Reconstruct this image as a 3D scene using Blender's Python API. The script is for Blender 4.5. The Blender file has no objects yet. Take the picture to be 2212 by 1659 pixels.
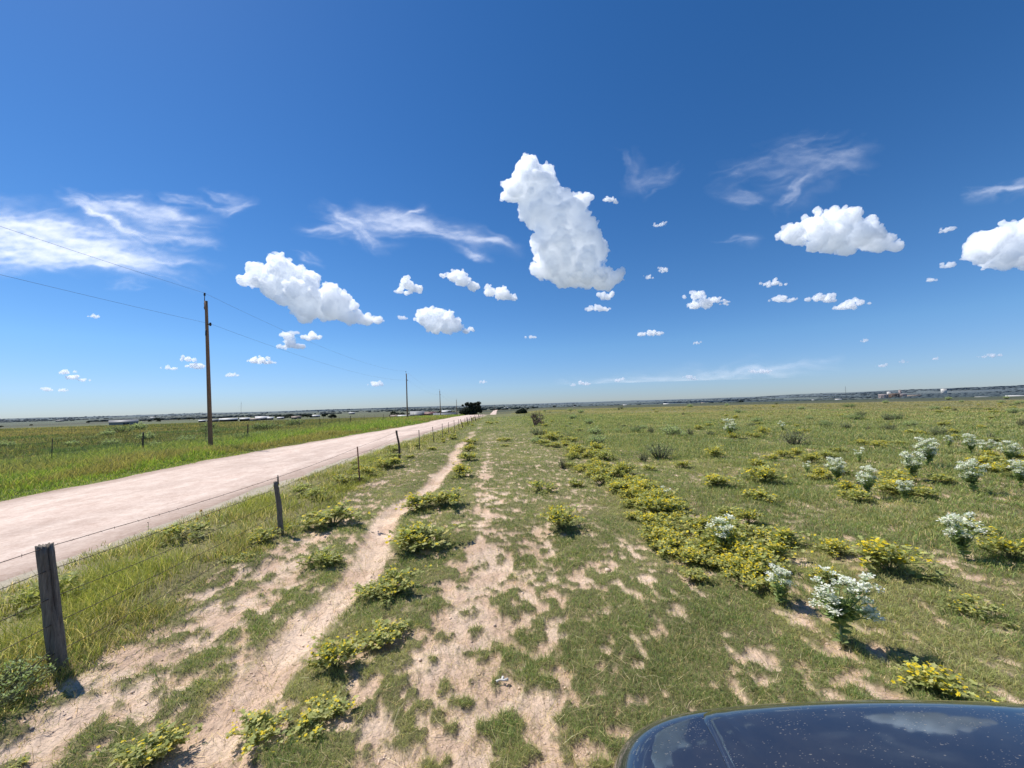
import bpy, bmesh, math, random
import numpy as np
from mathutils import Vector, Matrix, Quaternion

random.seed(7)
RNG = np.random.default_rng(11)
sc = bpy.context.scene
COL = sc.collection
PI = math.pi
R_ = math.radians

# ---------------------------------------------------------------- camera
FPX, CX, CY = 831.0, 1106.0, 829.5          # focal length and centre of a 2212 x 1659 picture
EYE = Vector((0.0, 0.0, 2.3))
YAW, PITCH, ROLL = R_(3.5), R_(3.05), R_(1.69)
_f = Vector((math.sin(YAW) * math.cos(PITCH), math.cos(YAW) * math.cos(PITCH), math.sin(PITCH)))
_r = Vector((math.cos(YAW), -math.sin(YAW), 0.0))
_u = _r.cross(_f)
CAM_F = _f
CAM_R = (_r * math.cos(ROLL) - _u * math.sin(ROLL)).normalized()
CAM_U = CAM_R.cross(CAM_F).normalized()


def ray(px, py):
    return CAM_F + CAM_R * ((px - CX) / FPX) - CAM_U * ((py - CY) / FPX)


def at(px, py, depth):
    return EYE + ray(px, py) * depth


def sstep(a, b, x):
    t = np.clip((np.asarray(x, float) - a) / (b - a), 0, 1)
    return t * t * (3 - 2 * t)


# ---------------------------------------------------------------- noise
def _hash(ix, iy, iz, seed):
    h = (ix.astype(np.int64) * 374761393 + iy.astype(np.int64) * 668265263 + iz.astype(np.int64) * 2147483647 + seed * 974711) & 0xFFFFFFFF
    h = ((h ^ (h >> 13)) * 1274126177) & 0xFFFFFFFF
    h = ((h ^ (h >> 16)) * 2246822519) & 0xFFFFFFFF
    return ((h ^ (h >> 15)) & 0xFFFFFF) / float(0xFFFFFF)


def vnoise(x, y, seed=0):
    x = np.asarray(x, float); y = np.asarray(y, float)
    xi = np.floor(x); yi = np.floor(y)
    fx = x - xi; fy = y - yi
    fx = fx * fx * fx * (fx * (fx * 6 - 15) + 10); fy = fy * fy * fy * (fy * (fy * 6 - 15) + 10)
    z = np.zeros_like(xi)
    a = _hash(xi, yi, z, seed); b = _hash(xi + 1, yi, z, seed)
    c = _hash(xi, yi + 1, z, seed); d = _hash(xi + 1, yi + 1, z, seed)
    return (a * (1 - fx) + b * fx) * (1 - fy) + (c * (1 - fx) + d * fx) * fy


def fbm(x, y, octs=4, seed=0, gain=0.5):
    s = 0.0; amp = 1.0; tot = 0.0
    x = np.asarray(x, float); y = np.asarray(y, float)
    for k in range(octs):
        s = s + amp * vnoise(x, y, seed + k * 17); tot += amp
        x, y = (x * 0.8 - y * 0.6) * 2.03 + 13.7, (x * 0.6 + y * 0.8) * 2.03 - 7.1
        amp *= gain
    return s / tot


def vnoise3(p, seed=0):
    i = np.floor(p); f = p - i
    f = f * f * (3 - 2 * f)
    out = 0.0
    for dx in (0, 1):
        for dy in (0, 1):
            for dz in (0, 1):
                w = (f[:, 0] if dx else 1 - f[:, 0]) * (f[:, 1] if dy else 1 - f[:, 1]) * (f[:, 2] if dz else 1 - f[:, 2])
                out = out + w * _hash(i[:, 0] + dx, i[:, 1] + dy, i[:, 2] + dz, seed)
    return out


# ---------------------------------------------------------------- the lie of the land
def road_x(y):
    return np.interp(y, [-80, 5, 13, 20, 27, 38, 55, 75, 130, 340, 650, 1500], [-10.8, -10.5, -10.3, -10.2, -9.75, -8.5, -6.8, -5.2, -2.6, 3.0, 10.0, 40.0])


def road_hw(y):
    return np.interp(y, [-80, 5, 20, 27, 55, 340], [3.3, 3.25, 3.45, 3.35, 2.7, 3.0])


def fence_x(y):
    return np.interp(y, [-10, 12, 18, 28, 37, 46, 64, 140], [-3.92, -3.95, -3.98, -3.37, -2.87, -2.5, -1.7, 1.0])


def path_x(y):
    y = np.asarray(y, float)
    return np.interp(y, [-5, 2.7, 3.8, 5.2, 8.6, 13, 19, 28, 60], [-2.1, -2.04, -2.0, -1.83, -2.0, -1.72, -1.62, -1.55, -0.6]) + 0.09 * np.sin(y * 1.3) + 0.12 * np.sin(y * 0.47 + 1)


def zland(x, y):
    x = np.asarray(x, float); y = np.asarray(y, float)
    r = np.hypot(x, y)
    w = sstep(0.02, 0.16, x / np.maximum(y, 1.0)) * (y > 0) + 0.0
    fl = -6.5 * sstep(72, 330, y) - 5.0 * sstep(330, 1500, r)
    fr = -3.0 * sstep(100, 320, r) - 25.0 * sstep(320, 2600, r)
    z = fl * (1 - w) + fr * w
    z = z + (fbm(x / 60, y / 60, 3, 5) - 0.5) * 0.5 * sstep(20, 90, r) * (1 - sstep(80, 300, r) * 0.6)
    far = sstep(2800, 8000, r)
    z = z * (1 - far) + far * (3.0 + (fbm(x / 900, y / 900, 4, 8) - 0.5) * 30)
    az = np.arctan2(x, np.maximum(y, 1.0))
    hill = sstep(0.45, 0.95, az) * (0.8 + 0.5 * (fbm(az * 9, az * 0, 3, 3) - 0.3))
    z = z + (y > 0) * hill * 42 * np.exp(-((r - 7000) / 1700.0) ** 2)
    return z


def zat(x, y):
    return float(zland(np.array([x]), np.array([y]))[0])


def ground(px, py):
    d = ray(px, py)
    t = EYE.z / max(-d.z, 1e-4)
    for _ in range(40):
        p = EYE + d * t
        t2 = (EYE.z - zat(p.x, p.y)) / max(-d.z, 1e-4)
        t = 0.5 * t + 0.5 * t2
    p = EYE + d * t
    return Vector((p.x, p.y, zat(p.x, p.y)))


# ---------------------------------------------------------------- object helpers
def tag(o, label=None, cat=None, group=None, kind=None):
    if label: o['label'] = label
    if cat: o['category'] = cat
    if group: o['group'] = group
    if kind: o['kind'] = kind
    return o


def link(name, me, mat=None, parent=None, loc=None):
    o = bpy.data.objects.new(name, me); COL.objects.link(o)
    if mat is not None and me is not None and len(me.materials) == 0: me.materials.append(mat)
    if parent is not None: o.parent = parent
    if loc is not None: o.location = loc
    return o


def thing(name, label, cat, loc=(0, 0, 0), rotz=0.0, group=None):
    o = bpy.data.objects.new(name, None); COL.objects.link(o)
    o.location = loc; o.rotation_euler = (0, 0, rotz); o.empty_display_size = 0.2
    return tag(o, label, cat, group)


def copy_tree(o, parent=None):
    c = o.copy(); COL.objects.link(c)
    if parent is not None: c.parent = parent
    for ch in list(o.children): copy_tree(ch, c)
    return c


def mesh_np(name, V, tris=None, quads=None, col=None, smooth=False):
    me = bpy.data.meshes.new(name)
    V = np.asarray(V, np.float32)
    me.vertices.add(len(V)); me.vertices.foreach_set('co', V.ravel())
    parts, starts, n = [], [], 0
    for f, k in ((quads, 4), (tris, 3)):
        if f is not None and len(f):
            f = np.asarray(f, np.int32).reshape(-1, k)
            parts.append(f.ravel()); starts.append(n + np.arange(len(f), dtype=np.int32) * k); n += f.size
    loops = np.concatenate(parts); st = np.concatenate(starts)
    me.loops.add(n); me.loops.foreach_set('vertex_index', loops)
    me.polygons.add(len(st)); me.polygons.foreach_set('loop_start', st)
    if smooth: me.polygons.foreach_set('use_smooth', np.ones(len(st), bool))
    if col is not None:
        a = me.attributes.new('Col', 'FLOAT_COLOR', 'POINT')
        c = np.ones((len(V), 4), np.float32); c[:, :3] = col
        a.data.foreach_set('color', c.ravel())
    me.update(calc_edges=True)
    return me


class MB:
    """collects simple solids and builds ONE mesh from them"""
    def __init__(s): s.v = []; s.q = []; s.t = []; s.c = []; s.n = 0; s.col = (1, 1, 1)

    def add(s, V, quads=(), tris=(), col=None):
        V = np.asarray(V, float).reshape(-1, 3)
        s.v.append(V)
        if len(quads): s.q.append(np.asarray(quads, int) + s.n)
        if len(tris): s.t.append(np.asarray(tris, int) + s.n)
        s.c.append(np.tile(np.asarray(col if col is not None else s.col, float), (len(V), 1)) if np.ndim(col) < 2 else np.asarray(col))
        s.n += len(V)

    def box(s, a, b, col=None):
        (x0, y0, z0), (x1, y1, z1) = a, b
        V = [(x0, y0, z0), (x1, y0, z0), (x1, y1, z0), (x0, y1, z0), (x0, y0, z1), (x1, y0, z1), (x1, y1, z1), (x0, y1, z1)]
        s.add(V, [(0, 3, 2, 1), (4, 5, 6, 7), (0, 1, 5, 4), (1, 2, 6, 5), (2, 3, 7, 6), (3, 0, 4, 7)], col=col)

    def tube(s, pts, rad, n=8, col=None, cap=True, squash=None, jit=0.0, rng=None):
        pts = [Vector(p) for p in pts]; m = len(pts)
        rads = [rad] * m if np.ndim(rad) == 0 else list(rad)
        V = []; prev = None
        for i, p in enumerate(pts):
            t = (pts[min(i + 1, m - 1)] - pts[max(i - 1, 0)]).normalized()
            if prev is None:
                a = t.orthogonal().normalized()
            else:
                a = (prev - t * prev.dot(t))
                a = a.normalized() if a.length > 1e-6 else t.orthogonal().normalized()
            prev = a; b = t.cross(a)
            for k in range(n):
                an = 2 * PI * k / n
                rr = rads[i]
                if jit and rng is not None: rr *= 1 + rng.uniform(-jit, jit)
                V.append(p + (a * math.cos(an) + b * math.sin(an)) * rr)
        Q = [(i * n + k, i * n + (k + 1) % n, (i + 1) * n + (k + 1) % n, (i + 1) * n + k) for i in range(m - 1) for k in range(n)]
        T = []
        if cap:
            V += [pts[0], pts[-1]]
            T += [(m * n, (k + 1) % n, k) for k in range(n)] + [(m * n + 1, (m - 1) * n + k, (m - 1) * n + (k + 1) % n) for k in range(n)]
        s.add([tuple(v) for v in V], Q, T, col=col)

    def mesh(s, name, smooth=False):
        return mesh_np(name, np.concatenate(s.v), np.concatenate(s.t) if s.t else None, np.concatenate(s.q) if s.q else None, np.concatenate(s.c), smooth)

    def build(s, name, mat, parent=None, loc=None, smooth=False):
        return link(name, s.mesh(name, smooth), mat, parent, loc)


# ---------------------------------------------------------------- material helpers
def new_mat(name):
    m = bpy.data.materials.new(name); m.use_nodes = True
    nt = m.node_tree; nt.nodes.clear()
    out = nt.nodes.new('ShaderNodeOutputMaterial')
    return m, nt, out


class NT:
    def __init__(s, nt): s.nt = nt

    def n(s, t, **kw):
        x = s.nt.nodes.new(t)
        for k, v in kw.items():
            if k.startswith('_'): setattr(x, k[1:], v)
            else: x.inputs[k.replace('__', ' ')].default_value = v
        return x

    def l(s, a, b): s.nt.links.new(a, b)

    def math(s, op, a, b=None, clamp=False):
        x = s.nt.nodes.new('ShaderNodeMath'); x.operation = op; x.use_clamp = clamp
        for i, v in enumerate((a, b)):
            if v is None: continue
            if hasattr(v, 'links'): s.l(v, x.inputs[i])
            else: x.inputs[i].default_value = v
        return x.outputs[0]

    def mix(s, fac, a, b, mode='MIX'):
        x = s.nt.nodes.new('ShaderNodeMix'); x.data_type = 'RGBA'; x.blend_type = mode
        for sock, v in ((x.inputs[0], fac), (x.inputs[6], a), (x.inputs[7], b)):
            if hasattr(v, 'links'): s.l(v, sock)
            elif np.ndim(v): sock.default_value = (*v, 1.0)[:4]
            else: sock.default_value = v
        return x.outputs[2]

    def ramp(s, fac, stops):
        x = s.nt.nodes.new('ShaderNodeValToRGB')
        el = x.color_ramp.elements
        while len(el) < len(stops): el.new(0.5)
        for e, (p, c) in zip(el, stops):
            e.position = p; e.color = (*c, 1.0) if np.ndim(c) else (c, c, c, 1)
        s.l(fac, x.inputs[0])
        return x.outputs[0]

    def noise(s, vec, scale, detail=4, rough=0.55, dist=0.0):
        x = s.nt.nodes.new('ShaderNodeTexNoise')
        x.inputs['Scale'].default_value = scale; x.inputs['Detail'].default_value = detail
        x.inputs['Roughness'].default_value = rough; x.inputs['Distortion'].default_value = dist
        if vec is not None: s.l(vec, x.inputs['Vector'])
        return x.outputs['Fac']

    def mapped(s, vec, scale=(1, 1, 1), rot=(0, 0, 0), loc=(0, 0, 0)):
        x = s.nt.nodes.new('ShaderNodeMapping')
        x.inputs['Scale'].default_value = scale; x.inputs['Rotation'].default_value = rot; x.inputs['Location'].default_value = loc
        s.l(vec, x.inputs['Vector'])
        return x.outputs[0]


def mat_leaf(name, tint=(1, 1, 1), trans=0.35, rough=0.55):
    """vertex-coloured plant tissue, partly translucent"""
    m, nt, out = new_mat(name); N = NT(nt)
    a = N.n('ShaderNodeAttribute', _attribute_name='Col')
    c = N.mix(1.0, a.outputs['Color'], tint, 'MULTIPLY')
    p = N.n('ShaderNodeBsdfPrincipled', Roughness=rough); p.inputs['Specular IOR Level'].default_value = 0.25
    N.l(c, p.inputs['Base Color'])
    t = N.n('ShaderNodeBsdfTranslucent')
    N.l(N.mix(1.0, c, (1.25, 1.3, 0.8), 'MULTIPLY'), t.inputs['Color'])
    mx = N.n('ShaderNodeMixShader', Fac=trans)
    N.l(p.outputs[0], mx.inputs[1]); N.l(t.outputs[0], mx.inputs[2]); N.l(mx.outputs[0], out.inputs['Surface'])
    return m


def mat_rough(name, c1, c2, scale=8.0, stretch=(1, 1, 1), rough=0.85, bump=0.3, metallic=0.0, use_col=False):
    """two-tone noisy solid surface (object coordinates)"""
    m, nt, out = new_mat(name); N = NT(nt)
    tc = N.n('ShaderNodeTexCoord')
    v = N.mapped(tc.outputs['Object'], stretch)
    f = N.noise(v, scale, 6, 0.65)
    f2 = N.noise(v, scale * 5.3, 4, 0.6)
    g = N.math('ADD', N.math('MULTIPLY', f, 0.65), N.math('MULTIPLY', f2, 0.35))
    c = N.ramp(g, [(0.36, c1), (0.64, c2)])
    if use_col:
        a = N.n('ShaderNodeAttribute', _attribute_name='Col')
        c = N.mix(1.0, c, a.outputs['Color'], 'MULTIPLY')
    p = N.n('ShaderNodeBsdfPrincipled', Roughness=rough, Metallic=metallic)
    N.l(c, p.inputs['Base Color'])
    b = N.n('ShaderNodeBump', Strength=bump, Distance=0.01); N.l(g, b.inputs['Height']); N.l(b.outputs[0], p.inputs['Normal'])
    N.l(p.outputs[0], out.inputs['Surface'])
    return m


# ---------------------------------------------------------------- render, camera, light
sc.render.engine = 'CYCLES'
sc.view_settings.view_transform = 'Standard'; sc.view_settings.look = 'None'
sc.view_settings.exposure = 0.0; sc.view_settings.gamma = 1.0
cy = sc.cycles
cy.max_bounces = 24; cy.diffuse_bounces = 3; cy.glossy_bounces = 3; cy.transmission_bounces = 4
cy.volume_bounces = 18; cy.transparent_max_bounces = 24
cy.caustics_reflective = False; cy.caustics_refractive = False
cy.use_denoising = True
cy.use_adaptive_sampling = True; cy.adaptive_threshold = 0.01
sc.render.resolution_x = 1024; sc.render.resolution_y = 768

cam_d = bpy.data.cameras.new('camera'); cam = bpy.data.objects.new('camera', cam_d); COL.objects.link(cam)
cam_d.sensor_width = 36.0; cam_d.lens = 36.0 * FPX / 2212.0
cam_d.clip_start = 0.05; cam_d.clip_end = 120000.0
M = Matrix.Identity(4)
for i in range(3):
    M[i][0], M[i][1], M[i][2], M[i][3] = CAM_R[i], CAM_U[i], -CAM_F[i], EYE[i]
cam.matrix_world = M
sc.camera = cam

SUN_EL, SUN_AZ = R_(57.0), R_(-62.0)          # azimuth from +Y, clockwise positive
sun_dir = Vector((math.sin(SUN_AZ) * math.cos(SUN_EL), math.cos(SUN_AZ) * math.cos(SUN_EL), math.sin(SUN_EL)))
sl = bpy.data.lights.new('sun', 'SUN'); sl.energy = 5.3; sl.angle = R_(0.53); sl.color = (1.0, 0.955, 0.88)
so = bpy.data.objects.new('sun', sl); COL.objects.link(so)
so.rotation_euler = (-sun_dir).to_track_quat('-Z', 'Y').to_euler()
so.location = (0, 0, 50)

world = bpy.data.worlds.new('World'); sc.world = world; world.use_nodes = True
wn = world.node_tree; wn.nodes.clear(); N = NT(wn)
wo = wn.nodes.new('ShaderNodeOutputWorld'); bg = wn.nodes.new('ShaderNodeBackground')
sky = wn.nodes.new('ShaderNodeTexSky'); sky.sky_type = 'NISHITA'; sky.sun_disc = False
sky.sun_elevation = SUN_EL; sky.sun_rotation = SUN_AZ
sky.altitude = 600; sky.air_density = 1.0; sky.dust_density = 0.15; sky.ozone_density = 3.0
bg.inputs['Strength'].default_value = 0.12
hs = N.n('ShaderNodeHueSaturation', Saturation=1.30, Hue=0.505); N.l(sky.outputs[0], hs.inputs['Color'])
gz = N.n('ShaderNodeTexCoord'); sz = N.n('ShaderNodeSeparateXYZ'); N.l(gz.outputs['Generated'], sz.inputs[0])
hz = N.ramp(sz.outputs[2], [(0.0, (0.50, 0.62, 1.0)), (0.05, (0.60, 0.71, 0.99)), (0.14, (0.84, 0.93, 1.03)), (0.3, (0.97, 1.0, 1.02)), (1.0, (1, 1, 1))])   # bluish haze low down
N.l(N.mix(1.0, hs.outputs[0], hz, 'MULTIPLY'), bg.inputs['Color']); N.l(bg.outputs[0], wo.inputs['Surface'])
# ================================================================ clouds
def ico_arrays(sub):
    bm = bmesh.new(); bmesh.ops.create_icosphere(bm, subdivisions=sub, radius=1.0)
    bm.verts.ensure_lookup_table()
    V = np.array([v.co[:] for v in bm.verts]); F = np.array([[v.index for v in f.verts] for f in bm.faces]); bm.free()
    return V, F


ICO1, ICO2 = ico_arrays(1), ico_arrays(2)


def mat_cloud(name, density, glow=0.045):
    m, nt, out = new_mat(name); N = NT(nt)
    s = N.n('ShaderNodeVolumeScatter', Density=density, Anisotropy=0.3); s.inputs['Color'].default_value = (1, 1, 1, 1)
    e = N.n('ShaderNodeEmission', Strength=density * glow); e.inputs['Color'].default_value = (0.80, 0.88, 1.0, 1)  # faint glow added in place of the light lost to limited scattering bounces
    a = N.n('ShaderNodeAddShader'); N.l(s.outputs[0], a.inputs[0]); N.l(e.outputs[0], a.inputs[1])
    N.l(a.outputs[0], out.inputs['Volume'])
    m.cycles.homogeneous_volume = True
    return m


def cloud(blobs, label, group=None, flat=0.55, mfp=5.0, seed=0, vox=None, name='cloud'):
    """a cumulus: spheres in picture units become one billowing closed shape full of scattering mist, kilometres away"""
    rng = np.random.default_rng(1000 + seed)
    B = np.array(blobs, float)
    cx, cyy = B[:, 0].mean(), B[:, 1].mean()
    ybase = (B[:, 1] + B[:, 2] * flat).max()
    up = max(ray(cx, ybase).normalized().z, 0.075)
    depth = min(1250.0 / up, 16000.0)
    sph = []
    big = B[:, 2].max()
    for (x, y, r) in B:
        c0 = np.array([x - cx, rng.uniform(-0.3, 0.3) * r, -(y - cyy)])
        if r < 13:
            r *= 1.22
            sph.append((c0, r * 0.66))
            for _ in range(13):
                d = rng.normal(size=3) * np.array([0.72, 0.45, 0.30]) * r
                if d[2] < -0.3 * r: d[2] *= 0.4
                sph.append((c0 + d, r * rng.uniform(0.26, 0.56)))
            continue
        sph.append((c0, r * 0.9))
        n1 = int(np.clip(6 + r * 0.5, 7, 22))
        for _ in range(n1):
            d = rng.normal(size=3); d /= np.linalg.norm(d)
            if d[2] < -0.25: d[2] *= flat
            r1 = r * rng.uniform(0.16, 0.50); c1 = c0 + d * (r * 0.92 - r1 * 0.35)
            sph.append((c1, r1))
            if r > 9:
                for _ in range(5):
                    e = rng.normal(size=3) + d * 0.9; e /= np.linalg.norm(e)
                    r2 = r1 * rng.uniform(0.25, 0.5)
                    sph.append((c1 + e * (r1 * 0.95 - r2 * 0.2), r2))
    V0, F0 = ICO1
    Vs = np.concatenate([c + V0 * r * np.array([1, 1, 0.95]) for c, r in sph])
    Fs = np.concatenate([F0 + i * len(V0) for i in range(len(sph))])
    # flatten the underside a little
    zb = -(ybase - cyy)
    Vs[:, 2] = np.where(Vs[:, 2] < zb, zb + (Vs[:, 2] - zb) * 0.35, Vs[:, 2])
    me = mesh_np('tmp', Vs, Fs)
    o = bpy.data.objects.new('tmp', me); COL.objects.link(o)
    mod = o.modifiers.new('r', 'REMESH'); mod.mode = 'VOXEL'; mod.voxel_size = vox or float(np.clip(big * 0.045, 0.5, 1.8))
    dg = bpy.context.evaluated_depsgraph_get()
    me2 = bpy.data.meshes.new_from_object(o.evaluated_get(dg))
    bpy.data.objects.remove(o); bpy.data.meshes.remove(me)
    n = len(me2.vertices)
    P = np.empty(n * 3, np.float32); me2.vertices.foreach_get('co', P); P = P.reshape(-1, 3).astype(float)
    Nn = np.empty(n * 3, np.float32); me2.vertices.foreach_get('normal', Nn); Nn = Nn.reshape(-1, 3)
    s = max(big, 8.0)
    dsp = (vnoise3(P / (s * 0.42), seed) - 0.5) * 0.34 * s + (vnoise3(P / (s * 0.14), seed + 5) - 0.5) * 0.12 * s + (vnoise3(P / (s * 0.05), seed + 9) - 0.5) * 0.10 * s
    P = P + Nn * dsp[:, None]
    me2.vertices.foreach_set('co', P.astype(np.float32).ravel()); me2.update()
    o = bpy.data.objects.new('tmp', me2); COL.objects.link(o)
    mod = o.modifiers.new('r', 'REMESH'); mod.mode = 'VOXEL'; mod.voxel_size = (vox or float(np.clip(big * 0.045, 0.5, 1.8))) * 0.62
    dg = bpy.context.evaluated_depsgraph_get()
    me3 = bpy.data.meshes.new_from_object(o.evaluated_get(dg))
    bpy.data.objects.remove(o); bpy.data.meshes.remove(me2); me2 = me3
    n = len(me2.vertices)
    P = np.empty(n * 3, np.float32); me2.vertices.foreach_get('co', P); P = P.reshape(-1, 3).astype(float)
    k = depth / FPX
    Rm = np.array([CAM_R[:], CAM_F[:], CAM_U[:]])
    me2.vertices.foreach_set('co', ((P * k) @ Rm).astype(np.float32).ravel())
    me2.polygons.foreach_set('use_smooth', np.ones(len(me2.polygons), bool))
    me2.update()
    me2.materials.clear()
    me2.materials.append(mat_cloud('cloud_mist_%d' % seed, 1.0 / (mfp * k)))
    o = link(name, me2, None, None, at(cx, cyy, depth))
    return tag(o, label, 'cloud', group)


CLOUDS = [
    ([(1150, 392, 44), (1143, 356, 20), (1113, 412, 30), (1190, 420, 34), (1160, 448, 40), (1185, 480, 46), (1240, 458, 40), (1222, 440, 28), (1256, 436, 22), (1205, 525, 52), (1258, 515, 46), (1225, 565, 58),
      (1290, 540, 32), (1192, 575, 40), (1268, 588, 48), (1306, 598, 34), (1330, 602, 20), (1225, 600, 30)], 'towering white cumulus cloud, the tallest in the sky, leaning above the pasture', 'big'),
    ([(548, 602, 24), (556, 578, 14), (607, 549, 11), (606, 586, 30), (640, 604, 32), (596, 620, 34), (650, 640, 42), (702, 648, 36), (668, 668, 32), (722, 668, 36), (742, 658, 22),
      (745, 684, 20), (766, 689, 17), (785, 690, 15), (800, 690, 14), (820, 692, 13)], 'long white cumulus cloud sloping down to a thin tail, beside the nearest utility pole', 'big'),
    ([(1706, 506, 24), (1756, 492, 32), (1766, 463, 11), (1806, 486, 34), (1832, 470, 20), (1858, 508, 34), (1796, 520, 34), (1760, 530, 22), (1898, 522, 26), (1934, 532, 14), (1832, 536, 22), (1726, 520, 15)],
     'wide flat-bottomed white cumulus cloud on the right with a low shelf at its right end', 'big'),
    ([(2118, 546, 27), (2158, 520, 38), (2200, 512, 34), (2176, 552, 34), (2240, 530, 46), (2262, 556, 40), (2210, 560, 28)], 'round white cumulus cloud cut off by the right edge of the picture', 'big'),
    ([(914, 690, 17), (930, 682, 17), (958, 690, 22), (985, 704, 17), (1004, 714, 9), (940, 704, 20), (962, 708, 18), (926, 702, 16)], 'plump white cloud with a flat base, low over the road', 'mid'),
    ([(980, 598, 15), (1000, 605, 18), (1024, 618, 14), (1058, 630, 14), (1084, 635, 17), (1101, 643, 9), (960, 595, 6)], 'two-lobed white cloud stepping down beside the towering one', 'mid'),
    ([(880, 614, 16), (864, 628, 11), (896, 625, 10)], 'small rounded white cloud between the sloping cloud and the two-lobed one', 'mid'),
    ([(624, 727, 13), (640, 719, 6), (630, 744, 14), (608, 750, 7), (646, 748, 9)], 'ragged white cloud under the long sloping cloud', 'mid'),
    ([(677, 727, 12)], 'single round puff just right of the ragged cloud', 'small'),
    ([(550, 778, 9), (568, 780, 9), (582, 783, 5)], 'small flat white cloud just right of the nearest pole', 'small'),
    ([(408, 776, 8), (418, 790, 8), (430, 794, 6)], 'tiny stacked puff just left of the nearest pole', 'small'),
    ([(362, 795, 5), (375, 796, 5)], 'thin flat puff further left of the nearest pole', 'small'),
    ([(142, 803, 7), (160, 815, 7), (177, 821, 5)], 'small slanting cloud low on the far left', 'small'),
    ([(1317, 431, 7), (1331, 437, 5)], 'small scrap of cloud hanging off the upper right of the towering cloud', 'small'),
    ([(1312, 641, 10)], 'round scrap just below the foot of the towering cloud', 'small'),
    ([(1275, 668, 6), (1290, 665, 8), (1306, 668, 7)], 'flat little cloud below the foot of the towering cloud', 'small'),
    ([(1500, 640, 11), (1499, 661, 13), (1524, 655, 14), (1545, 648, 9), (1564, 655, 6)], 'broken white cloud with a tuft on top, right of the towering cloud', 'mid'),
    ([(1390, 722, 6), (1405, 719, 9), (1423, 721, 6)], 'small flat cloud low, below the broken one', 'small'),
    ([(1656, 614, 6), (1672, 612, 8), (1688, 614, 5)], 'upper of two small flat clouds under the wide right-hand cloud', 'small'),
    ([(1676, 647, 8), (1692, 647, 8), (1709, 649, 6)], 'lower of two small flat clouds under the wide right-hand cloud', 'small'),
    ([(1765, 645, 10), (1785, 646, 10), (1797, 650, 5)], 'small white cloud with a gap in it, left of a slanting one', 'small'),
    ([(1814, 664, 8), (1836, 660, 11), (1861, 653, 9)], 'small slanting white cloud rising to its right end', 'small'),
    ([(2048, 574, 9)], 'little puff left of the cut-off cloud at the right edge', 'small'),
    ([(2010, 605, 6)], 'faint scrap below the little puff near the right edge', 'tiny'),
    ([(502, 810, 6), (494, 810, 4)], 'tiny flat puff low beside the nearest pole', 'tiny'),
    ([(806, 829, 7), (817, 830, 8)], 'small puff low above the horizon left of the second pole', 'tiny'),
    ([(868, 686, 6), (876, 688, 4)], 'tiny puff left of the plump cloud over the road', 'tiny'),
    ([(205, 684, 5)], 'tiny puff high on the far left under the streaky veil', 'tiny'),
    ([(1147, 728, 5)], 'tiny lone puff above the middle of the pasture', 'tiny'),
    ([(1625, 802, 5), (1643, 803, 7), (1660, 802, 4)], 'small cloud in the low hazy bank above the right horizon', 'small'),
    ([(1334, 822, 5), (1344, 818, 4)], 'low puff at the left end of the hazy bank', 'tiny'),
    ([(1240, 832, 4), (1254, 827, 6), (1268, 829, 5)], 'low string of puffs left of the hazy bank', 'tiny'),
    ([(1490, 815, 6), (1502, 819, 4)], 'low puff in the middle of the hazy bank', 'tiny'),
    ([(2126, 771, 4), (2143, 768, 6), (2160, 767, 3)], 'thin flat cloud low over the hill on the right', 'tiny'),
    ([(1905, 790, 5)], 'first of three tiny puffs low over the town on the right', 'tiny'),
    ([(1950, 782, 4)], 'second of three tiny puffs low over the town on the right', 'tiny'),
    ([(2018, 775, 4)], 'third of three tiny puffs low over the town on the right', 'tiny'),
    ([(1869, 736, 4.5)], 'tiny puff under the slanting cloud on the right', 'tiny'),
    ([(104, 842, 6)], 'tiny puff lowest on the far left, left one of two', 'tiny'),
    ([(134, 843, 5)], 'tiny puff lowest on the far left, right one of two', 'tiny'),
    ([(1045, 825, 5)], 'tiny puff low above the far end of the road', 'tiny'),
    ([(1420, 487, 5), (1432, 484, 5)], 'faint shred of cloud right of the towering cloud', 'tiny'),
    ([(1437, 583, 7)], 'upper of two shreds right of the foot of the towering cloud', 'tiny'),
    ([(1402, 600, 5)], 'lower of two shreds right of the foot of the towering cloud', 'tiny'),
    ([(2050, 495, 7), (2038, 499, 5)], 'faint ragged shred between the two right-hand clouds', 'tiny'),
    ([(1507, 741, 5)], 'tiny faint puff below the broken white cloud', 'tiny'),
]
MFP = {'big': 6.5, 'mid': 5.0, 'small': 4.6, 'tiny': 5.5}
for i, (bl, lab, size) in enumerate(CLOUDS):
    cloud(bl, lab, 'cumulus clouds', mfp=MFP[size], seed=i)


# thin high veils: sheets lying level far up; their cover is combed out of many fibres
def mat_veil():
    m, nt, out = new_mat('cloud_veil'); N = NT(nt)
    a = N.n('ShaderNodeAttribute', _attribute_name='Col')
    df = N.n('ShaderNodeBsdfDiffuse'); df.inputs['Color'].default_value = (0.95, 0.95, 0.95, 1)
    tr = N.n('ShaderNodeBsdfTranslucent'); tr.inputs['Color'].default_value = (0.95, 0.95, 0.95, 1)
    ad = N.n('ShaderNodeMixShader', Fac=0.78); N.l(df.outputs[0], ad.inputs[1]); N.l(tr.outputs[0], ad.inputs[2])
    tp = N.n('ShaderNodeBsdfTransparent')
    mx = N.n('ShaderNodeMixShader'); N.l(a.outputs['Fac'], mx.inputs[0]); N.l(tp.outputs[0], mx.inputs[1]); N.l(ad.outputs[0], mx.inputs[2])
    N.l(mx.outputs[0], out.inputs['Surface'])
    return m


VEIL = mat_veil()
_nv = [0]


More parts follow.
